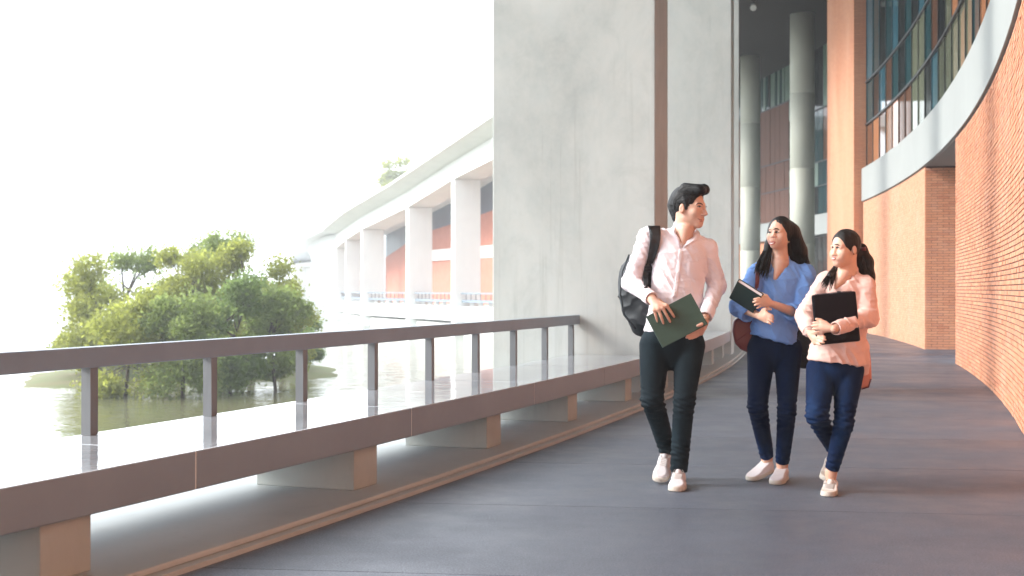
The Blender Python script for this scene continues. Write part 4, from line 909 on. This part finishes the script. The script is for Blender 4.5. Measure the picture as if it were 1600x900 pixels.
def woman_blue():
    P = PF(7.65); H = Head(P(1217.5, 364.5, .0), head_frame(-33, 9, -3), .86)
    sL, eL, wL = P(1186,424,.02), P(1157,480,.0), P(1187,494,-.16)
    sR, eR, wR = P(1260,428,.0), P(1249,491,-.03), P(1207,475,-.20)
    t_ = Vector(P(1211,757,-.06)); h_ = Vector((t_.x+.100, t_.y+.225, .001)); t_.z = .001; sL_ = (P(1205,737,.27), P(1172,751,.07), (0,0,1)); fL, fR = foot_frame(*sL_), foot_frame(h_, t_)
    kL, aL, kR, aR = P(1183.5,634,-.03), fL(.045,.10), P(1229.5,642,-.05), fR(.045,.10)
    torso = [(P(1221,436,.02), P(1213,490,.03), .105, .095, .66), (P(1210,505,.03), P(1209,540,.03), .09, .10, .6), (P(1219,416,.02), sL, .034, .03, .9), (P(1223,416,.02), sR, .034, .03, .9)]
    arms = [(sL, eL, .038, .032, 1), (eL, wL, .032, .021, 1), (sR, eR, .038, .032, 1), (eR, wR, .032, .021, 1)]
    legs = [(P(1191,560,.02), kL, .060, .045, 1), (kL, aL, .045, .030, 1), (P(1229,560,.02), kR, .060, .043, 1), (kR, aR, .045, .030, 1), (aL, fL(.055,.045), .029, .026, 1), (aR, fR(.055,.045), .029, .026, 1)]
    def hf(F):
        build_head(F, H, True, 1, False); F.cap(H.p(0,-.03,-.05), P(1219,410,.02), .043, .046, .025); F.cap(P(1219,408,.02), P(1218,424,.0), .046, .07, .03, u=(0,1,0), f=.6); F.cap(P(1219,413,-.02), P(1211,435,-.058), .042, .012, .02)
    def hnd(F):
        kn = [P(1193,464.5,-.245), P(1191.5,468.5,-.252), P(1191,472.5,-.252), P(1192,476.5,-.246)]; tp = [P(1178,467.5,-.262), P(1177,472,-.262), P(1179,477,-.262), P(1183,481.5,-.258)]
        build_hand(F, P(1204,474,-.215), kn, tp, (P(1197,463,-.215), P(1190,459.5,-.2), P(1186,459,-.19)), .30, .0078)
        kn = [P(1196,488,-.225), P(1197,492.5,-.232), P(1197,497,-.232), P(1196,501.5,-.225)]; tp = [P(1208,494,-.262), P(1208.5,498.5,-.262), P(1207.5,503,-.26), P(1204.5,506.5,-.252)]
        build_hand(F, P(1187,495,-.18), kn, tp, (P(1193,484.5,-.205), P(1199,482,-.235), P(1204,483,-.25)), .35, .0078)
    o, V, Q = figure(P, 'woman in a sky blue blouse and dark jeans, hugging a tilted book', M['skin_b'], torso+arms+legs, (1.25, 7.25, -.02), (1.92, 8.2, 1.64), hf, hnd)
    F = Field((1.2, 7.25, .8), (2.0, 8.05, 1.45), .005)
    for a, b, ra, rb, fl in [(P(1221,440,.02), P(1215,480,.02), .128, .122, .70), (P(1214,480,.02), P(1208,530,.02), .124, .142, .74), (P(1218,421,.02), sL, .046, .045, .9), (P(1224,421,.02), sR, .046, .045, .9)]: F.cap(a, b, ra, rb, .035, u=(0,1,0), f=fl)
    sLe = P(1167,490,-.055); sRe = P(1238,488,-.085)
    for a, b, ra, rb in [(sL, eL, .056, .062), (eL, sLe, .058, .048), (sR, eR, .056, .058), (eR, sRe, .055, .048)]: F.cap(a, b, ra, rb, .022)
    F.cap(P(1220,408,.035), P(1220,416,.03), .056, .062, .02)
    F.cap(P(1220,396,-.01), P(1219.5,414,-.01), .050, .047, .004, mode='sub'); F.cap(P(1219,411,-.055), P(1210.8,437,-.078), .050, .015, .004, mode='sub')
    F.plane(P(1208,531,0), (-.26,0,-1))
    for e_, s_ in ((eL, sLe), (eR, sRe)): d = np.array(s_)-np.array(e_); d /= np.linalg.norm(d); F.cap(np.array(s_)+d*.012, np.array(s_)+d*.08, .038, .060, .003, mode='sub')
    sh, SV, SQ = solid('blouse', F, M['blouse'], o, fold_shirt(.9, 6, .0085)); cs = Cast(SV, SQ)
    for e_, s_ in ((eL, sLe), (eR, sRe)):
        a = np.array(s_); d = a-np.array(e_); d /= np.linalg.norm(d); a = a-d*.008; b = a+d*.026; G = Field(np.minimum(a, b)-.08, np.maximum(a, b)+.08, .004); G.cap(a, b, .051, .050, .004); G.plane(b, d); G.plane(a, -d); G.cap(a+d*.01, b+d*.05, .041, .041, .002, mode='sub'); solid('cuff', G, M['blouse'], sh, lambda V: .003*(vn(V, (40,40,40), 4)-.5))
    F = Field((1.3, 7.3, .06), (1.85, 8.2, 1.02), .005); F.cap(P(1208,508,.03), P(1207,545,.03), .118, .138, .03, u=(0,1,0), f=.72)
    for a, b, ra, rb in [(P(1190,545,.02), kL, .086, .058), (kL, aL, .060, .041), (P(1231,545,.02), kR, .084, .053), (kR, aR, .056, .041)]: F.cap(a, b, ra, rb, .014)
    for k_, a_ in ((kL, aL), (kR, aR)): k_, a_ = np.array(k_), np.array(a_); F.cut(a_+(k_-a_)*.035, a_-k_, .06)
    F.plane(P(1208,508,0), (0,0,1))
    je, JV, JQ = solid('jeans', F, M['jean_b'], o, fold_jeans((kL[2]-.01, kR[2]-.02), (aR[2]+.05,), 5, .005)); cj = Cast(JV, JQ)
    line('front_pocket', cj, [(1178,535),(1181,541),(1190,544)], .0014, M['jean_b'], je, .001); patch('jeans_button', cj, oval(1208,534,1.2,1.2), M['mullion'], je, .003)
    build_shoe('shoe', sL_[0], sL_[1], M['shoe'], o, 'slip', (0,0,1), .98, .08); build_shoe('shoe', h_, t_, M['shoe'], o, 'slip', wid=.98, top=.08)
    c = Cast(V, Q, lambda p: p[:, 2] > 1.35)
    for (x, y, rx) in ((1202.6,363.6,1.8), (1213.2,363.2,2.7)):
        patch('eye', c, oval(x, y, rx, 1.1, -4), M['eye_w'], o, .0009, 2); patch('iris', c, oval(x-.3, y-.1, 1.9, 1.6), M['eye_d'], o, .0016, 2); line('eyelid', c, [(x-rx-.3, y+.3), (x-.2, y-1.7), (x+rx+.6, y+.1)], .0032, M['brow'], o)
    line('eyebrow', c, [(1208.5,358.9),(1211.5,357),(1214.5,357.3),(1217.5,359.3)], .0034, M['brow'], o); line('eyebrow', c, [(1200.4,359.8),(1202,358.6),(1204.4,359.1)], .0023, M['brow'], o)
    line('lips', c, [(1200.8,378.6),(1203,378),(1205.2,378.4),(1208.5,377.9),(1211.6,378.2)], .0028, M['lip_w'], o, .0006); line('lips', c, [(1201.4,379.9),(1203.2,381.7),(1205.8,382.2),(1208.8,381.2),(1211.4,378.4)], .0036, M['lip_w'], o, .0006); patch('teeth', c, [(1202.2,379.6),(1205,379.5),(1209.2,379.2),(1207.6,380.5),(1205.2,381.1),(1203,380.7)], M['teeth'], o, .0018, 4, .5)
    er = H.p(-.084 if False else .082, -.004, -.045); m_ = MB(); e_ = P(1232,378.5,-.02); 
    p, s, Qh = H.p, H.s, H.R; G = Field(H.c-np.array([.22,.2,.30]), H.c+np.array([.24,.24,.17]), .0035)
    G.ell(p(0,-.025,.030), np.array([.086,.100,.094])*s, Qh, .01); G.ell(p(0,.100,-.036), np.array([.073,.062,.088])*s, Qh, .006, 'sub')
    G.cap(P(1237,362,.03), P(1246,392,.07), .052, .052, .03); G.cap(P(1246,392,.07), P(1252,418,.10), .052, .050, .03); G.cap(P(1252,418,.11), P(1254,445,.14), .045, .04, .03); G.cap(P(1228,384,.07), P(1232,420,.10), .06, .06, .04)
    G.cap(P(1205,358,.06), P(1202,385,.05), .02, .028, .02); G.cap(P(1202,385,.05), P(1194,408,-.005), .030, .024, .02); G.cap(P(1194,408,-.005), P(1190,420,-.055), .022, .014, .015)
    G.cap(P(1262,415,.07), P(1250,385,.05), .012, .02, .02)
    def hd(V): return -.0022*(np.abs(2*vn(V, (130, 130, 5), 3)-1)-.4)+.004*(vn(V, (40, 40, 5), 6)-.5)
    ho, HV, HQ = solid('hair', G, M['hair_w'], o, hd); rg = random.Random(4); ch = Cast(HV, HQ)
    for i in range(46):
        x0 = rg.uniform(1236,1250); q = rg.uniform(.4,1); pts = [(x0, 372), (x0+3*q, 388), (x0+7*q, 402), (x0+9*q+rg.uniform(-2,3), 414)]; line('strand', ch, pts, .0010, M['hair_w'], ho, .002)
    locks('lock', P, 46, ((1192,392,.01),(1206,392,.0)), ((1178,428,-.075),(1199,436,-.105)), M['hair_w'], ho, 3)
    locks('lock', P, 26, ((1238,385,.02),(1256,385,.04)), ((1240,416,.03),(1264,412,.03)), M['hair_w'], ho, 5, .004, 1.0)
    m_ = MB(); pr_ = [P(1245,380,.03), P(1256,398,.06), P(1262,405,.06), P(1268,412,.06)]; m_.tube(pr_, [.0015,.0015,.001,.0005], 5); m_.build('strand', M['hair_w'], ho, smooth=True)
    m_ = MB(); m_.tube([P(1184,414,-.03), P(1177,419,-.03), P(1171,420,-.03)], [.0015,.001,.0005], 5); m_.build('strand', M['hair_w'], ho, smooth=True)
    ce = Cast(np.concatenate([V, HV]), np.concatenate([Q, HQ+len(V)])); patch('earring', ce, oval(1232.3,378.2,1.8,2.0), M['gold'], o, .006, 2)
    book('book', 'dark book held tilted in the arms of the woman in blue, white page edge up', P(1152,440,-.235), P(1190,464,-.275), P(1177,490,-.15), .030, M['dark_cover'])
    t = prism_bag('shoulder_bag', 'maroon leather shoulder bag at the right hip of the woman in blue', [(1146,500),(1158,494),(1176,498),(1184,512),(1184,545),(1170,552),(1157,546),(1148,536),(1144,518)], P, .02, .15, M['maroon'])
    m_ = MB(); m_.tube([P(1149,535,.01), P(1156,543,.01), P(1168,550,.01)], .003, 6); m_.tube([P(1152,532,.012), P(1170,519,.012), P(1182,512,.012)], .0025, 6); m_.build('seam', M['maroon'], t, smooth=True)
    ribbon('strap', cs, [(1180,1186,412),(1180,1187,420),(1180,1187,430),(1180,1186.5,440),(1179,1185,450)], M['maroon'], t, .010, .006)
    m_ = MB(); m_.tube([P(1173,502,.02), P(1170,492,.03), P(1174,480,.06), P(1180,462,-.04), P(1182,450,-.09)], .006, 6); m_.build('strap', M['maroon'], t, smooth=True)
    t = prism_bag('shoulder_bag', 'black bag hanging between the woman in blue and the woman in pink', [(1246,512),(1258,508),(1272,514),(1276,560),(1268,576),(1250,576),(1241,568),(1242,530)], P, .02, .13, M['bag_black'])
    m_ = MB(); m_.tube([P(1248,514,.05), P(1258,490,.08), P(1270,470,.1), P(1270,440,.09)], .006, 6); m_.build('strap', M['strap'], t, smooth=True)
    m_ = MB(); m_.tube([P(1243,548,.015), P(1258,553,.015), P(1273,551,.015)], .003, 6); m_.build('zip', M['strap'], t, smooth=True)
woman_blue()
def woman_pink():
    P = PF(7.30); H = Head(P(1319.5, 387.5, .0), head_frame(-57, -1), .90)
    sL, eL, wL = P(1291,440,.04), P(1257,494,.03), P(1265,519,-.13)
    sR, eR, wR = P(1352,446,-.02), P(1357,496,-.07), P(1303,514,-.295)
    t_ = Vector(P(1293,776,-.15)); h_ = Vector((t_.x+.078, t_.y+.215, .001)); t_.z = .001; sL_ = (P(1299,728,.31), P(1290,751,.11), (0,-.6,1)); fL, fR = foot_frame(*sL_), foot_frame(h_, t_)
    kL, aL, kR, aR = P(1276.5,649,-.10), fL(.045,.12), P(1318.5,662,-.09), fR(.045,.11)
    torso = [(P(1322,455,.02), P(1314,510,.03), .108, .10, .68), (P(1310,530,.03), P(1306,575,.03), .09, .11, .6), (P(1320,432,.02), sL, .034, .03, .9), (P(1326,434,.02), sR, .036, .03, .9)]
    arms = [(sL, eL, .038, .032, 1), (eL, wL, .032, .022, 1), (sR, eR, .038, .032, 1), (eR, wR, .032, .022, 1)]
    legs = [(P(1284,595,.02), kL, .062, .048, 1), (kL, aL, .046, .027, 1), (P(1325,595,.02), kR, .062, .045, 1), (kR, aR, .045, .027, 1), (aL, fL(.055,.045), .028, .026, 1), (aR, fR(.055,.045), .028, .026, 1)]
    def hf(F):
        build_head(F, H, True, 1); F.cap(H.p(0,-.035,-.05), P(1325,425,.03), .045, .048, .025); F.cap(P(1324,424,.03), P(1318,442,.0), .048, .075, .03, u=(0,1,0), f=.6); F.cap(P(1319,430,-.02), P(1305.5,449,-.053), .042, .012, .02)
    def hnd(F):
        kn = [P(1284,504.5,-.262), P(1283,509,-.268), P(1283,513.5,-.268), P(1285,518,-.262)]; tp = [P(1269.5,504,-.243), P(1268,509,-.243), P(1269.5,514,-.243), P(1274,518.5,-.243)]
        build_hand(F, P(1298,513,-.285), kn, tp, (P(1290,505,-.262), P(1282,500.5,-.25), P(1276,498.5,-.246)), .25, .0078)
        kn = [P(1276,523,-.205), P(1276,527.5,-.212), P(1275,532,-.212), P(1273,536,-.205)]; tp = [P(1289,526.5,-.262), P(1290,531,-.262), P(1287.5,535.5,-.26), P(1282.5,539,-.25)]
        build_hand(F, P(1266,521,-.155), kn, tp, (P(1272,519,-.2), P(1279,519.5,-.24), P(1285,521,-.258)), .30, .0078)
    o, V, Q = figure(P, 'woman in a salmon pink blouse and blue jeans clutching a black case', M['skin_p'], torso+arms+legs, (1.6, 6.9, -.02), (2.2, 7.9, 1.53), hf, hnd)
    F = Field((1.55, 6.9, .65), (2.2, 7.75, 1.33), .005)
    for a, b, ra, rb, fl in [(P(1322,457,.02), P(1316,505,.02), .130, .128, .72), (P(1315,505,.02), P(1307,562,.02), .132, .160, .76), (P(1320,437,.02), sL, .046, .045, .9), (P(1327,438,.02), sR, .048, .045, .9)]: F.cap(a, b, ra, rb, .035, u=(0,1,0), f=fl)
    lerp = lambda a, b, t: np.array(a)*(1-t)+np.array(b)*t
    for a, b, ra, rb in [(sL, eL, .055, .050), (eL, lerp(eL, wL, .84), .050, .036), (sR, eR, .056, .050), (eR, lerp(eR, wR, .82), .050, .036)]: F.cap(a, b, ra, rb, .022)
    F.cap(P(1325,424,.045), P(1325,431,.04), .058, .064, .02)
    F.cap(P(1324,412,.0), P(1324,429,.0), .050, .049, .004, mode='sub'); F.cap(P(1319,428,-.055), P(1304.8,451,-.073), .050, .015, .004, mode='sub')
    F.plane(P(1303,566,0), (-.12,0,-1)); F.cap(P(1345,545,.06), P(1350,580,.1), .05, .03, .03)
    sh, SV, SQ = solid('blouse', F, M['pink'], o, fold_shirt(.9, 11, .0085)); cs = Cast(SV, SQ); lerp = lambda a, b, t: np.array(a)*(1-t)+np.array(b)*t
    for w_, e_ in ((wL, eL), (wR, eR)):
        a = lerp(e_, w_, .74); b = lerp(e_, w_, .97); G = Field(np.minimum(a, b)-.07, np.maximum(a, b)+.07, .004); G.cap(a, b, .043, .037, .004); d = (b-a)/np.linalg.norm(b-a); G.plane(b, d); G.plane(a, -d); G.cap(b-d*.02, b+d*.04, .031, .031, .002, mode='sub'); solid('cuff', G, M['pink'], sh, lambda V: .003*(vn(V, (50,50,50), 4)-.5))
    F = Field((1.6, 6.95, .06), (2.15, 7.9, .9), .005); F.cap(P(1306,548,.03), P(1304,578,.03), .130, .148, .03, u=(0,1,0), f=.74)
    for a, b, ra, rb in [(P(1283,578,.02), kL, .086, .062), (kL, aL, .062, .038), (P(1326,578,.02), kR, .086, .053), (kR, aR, .057, .038)]: F.cap(a, b, ra, rb, .014)
    F.plane(P(1305,546,0), (0,0,1))
    for k_, a_, t in ((kL, aL, .10), (kR, aR, .075)): k_, a_ = np.array(k_), np.array(a_); F.cut(a_+(k_-a_)*t, a_-k_, .055)
    je, JV, JQ = solid('jeans', F, M['jean_p'], o, fold_jeans((kL[2]-.01, kR[2]), (aR[2]+.06,), 9, .006)); cj = Cast(JV, JQ)
    line('side_seam', cj, [(1344,580),(1341,610),(1333,650),(1327,690),(1321,735)], .0016, M['jean_p'], je, .001)
    build_shoe('shoe', sL_[0], sL_[1], M['shoe_c'], o, 'lace', sL_[2], .95, .06); build_shoe('shoe', h_, t_, M['shoe_c'], o, 'lace', wid=.95, top=.06)
    c = Cast(V, Q, lambda p: p[:, 2] > 1.25)
    for (x, y, rx) in ((1301.0,386.6,1.2), (1308.6,387.1,2.6)):
        patch('eye', c, oval(x, y, rx, .95, 4), M['eye_w'], o, .0009, 2); patch('iris', c, oval(x-.3, y, min(1.9, rx), 1.5), M['eye_d'], o, .0016, 2); line('eyelid', c, [(x-rx-.1, y+.3), (x, y-1.4), (x+rx+.6, y+.4)], .0031, M['brow'], o)
    line('eyebrow', c, [(1303.8,382.8),(1306.5,381.6),(1309,382.2),(1311.6,383.8)], .0034, M['brow'], o); line('eyebrow', c, [(1298.6,382.2),(1299.8,381.4),(1301,382)], .0018, M['brow'], o)
    line('lips', c, [(1299.6,401.8),(1301.5,401.6),(1303.6,402.2),(1306.4,403)], .0028, M['lip_w'], o, .0006); line('lips', c, [(1299.9,405.4),(1301.6,405.8),(1303.8,405),(1306.2,403.4)], .0029, M['lip_w'], o, .0006); patch('teeth', c, [(1300.3,403),(1302,403.1),(1304.8,403.6),(1302.8,404.6),(1300.4,404.7)], M['teeth'], o, .0018, 4, .5)
    p, s, Qh = H.p, H.s, H.R; G = Field(H.c-np.array([.2,.2,.32]), H.c+np.array([.26,.26,.17]), .0035)
    G.ell(p(0,-.020,.028), np.array([.083,.100,.094])*s, Qh, .01); G.ell(p(0,.098,-.03), np.array([.080,.070,.105])*s, Qh, .006, 'sub'); G.ell(p(0,.01,-.09), np.array([.1,.07,.068])*s, Qh, .01, 'sub')
    for q in (-1, 1): G.ell(p(q*.085,-.006,-.02), np.array([.024,.023,.035])*s, Qh, .006, 'sub')
    G.cap(P(1347,390,.09), P(1353,410,.10), .030, .042, .02); G.cap(P(1353,410,.10), P(1358,432,.09), .042, .034, .02); G.cap(P(1358,432,.09), P(1365,452,.06), .032, .012, .02); G.cap(P(1338,405,.09), P(1344,428,.11), .03, .035, .03); G.cap(P(1336,396,.09), P(1346,390,.1), .04, .03, .02)
    G.cap(P(1306,418,.05), P(1296,431,-.045), .016, .018, .01)
    def hd(V): return -.0022*(np.abs(2*vn(V, (130, 130, 5), 8)-1)-.4)+.004*(vn(V, (40, 40, 5), 9)-.5)
    ho, HV, HQ = solid('hair', G, M['hair_p'], o, hd); ch = Cast(HV, HQ); rg = random.Random(8)
    for i in range(16): x0 = rg.uniform(1346,1354); q = rg.uniform(.6,1.1); line('strand', ch, [(x0, 400), (x0+2*q, 415), (x0+6*q, 430), (x0+11*q, 446)], .0010, M['hair_p'], ho, .002)
    locks('lock', P, 34, ((1297,424,-.03),(1308,421,.0)), ((1283,449,-.085),(1299,452,-.105)), M['hair_p'], ho, 7, .0042, 1.2)
    locks('lock', P, 30, ((1342,396,.06),(1352,392,.07)), ((1352,446,.03),(1367,450,.05)), M['hair_p'], ho, 9, .004, 1.6)
    m_ = MB(); m_.tube([P(1349,386,.06), P(1349.5,392,.06)], [.014,.014], 12); m_.build('hair_tie', M['maroon'], ho, smooth=True)
    m_ = MB(); m_.tube([P(1355,400,.09), P(1363,418,.09), P(1366,436,.09)], [.0012,.001,.0005], 5); m_.build('strand', M['hair_p'], ho, smooth=True)
    c2 = Cast(V, Q, lambda p: p[:, 2] > 1.25); patch('earring', c2, oval(1334.0,397.0,1.1,1.1), M['eye_d'], o, .005, 2)
    t = thing('laptop_case', 'flat black case held against the chest of the woman in pink', 'laptop case'); P0, x, y, n, W_, H_ = box_from(P(1268.5,461,-.222), P(1337.5,454.5,-.205), P(1274,540,-.228), .02)
    Rb = np.array([[x[i], y[i], n[i]] for i in range(3)]); cc = np.array(P0+x*W_/2+y*H_/2+n*.01); F = Field(cc-.25, cc+.25, .004); F.box(cc, (W_/2, H_/2, .011), Rb, .010); solid('shell', F, M['black_case'], t, None, 1)
    m_ = MB(); q0 = P0+x*.02+n*.01; m_.tube([q0-y*.002, q0+x*(W_-.04)-y*.002], .0016, 6); m_.build('zip', M['strap'], t, smooth=True)
    m_ = MB(); q0 = P0+x*W_*.62+n*.01; m_.box((q0.x-.008,q0.y-.004,q0.z-.002),(q0.x+.012,q0.y+.004,q0.z+.008)); m_.build('zip_pull', M['strap'], t)
    t = prism_bag('shoulder_bag', 'salmon leather bag behind the hip of the woman in pink', [(1336,530),(1350,522),(1357,535),(1361,565),(1362,592),(1358,605),(1346,608),(1334,602),(1332,560)], P, .12, .22, M['salmon'])
    m_ = MB(); m_.tube([P(1361,592,.12), P(1357,605,.12), P(1346,608,.12)], .004, 6); m_.build('edge_piping', M['maroon'], t, smooth=True)
    m_ = MB(); m_.tube([P(1350,530,.17), P(1356,500,.16), P(1359,465,.12), P(1352,438,.06)], .006, 6); m_.build('strap', M['salmon'], t, smooth=True)
woman_pink()
# ------------------------------------------------------------------ air
hz = MB(); hz.box((-430, -430, -3.6), (430, 430, 15)); hb = hz.build('haze', None); tag(hb, kind='stuff')
hm = bpy.data.materials.new('haze'); hm.use_nodes = True; t_ = hm.node_tree; t_.nodes.remove(t_.nodes['Principled BSDF'])
pv = t_.nodes.new('ShaderNodeVolumePrincipled'); pv.inputs['Color'].default_value = (.95,.97,1,1); pv.inputs['Density'].default_value = .0020; pv.inputs['Anisotropy'].default_value = .2
t_.links.new(pv.outputs[0], t_.nodes['Material Output'].inputs['Volume']); hb.data.materials.append(hm)
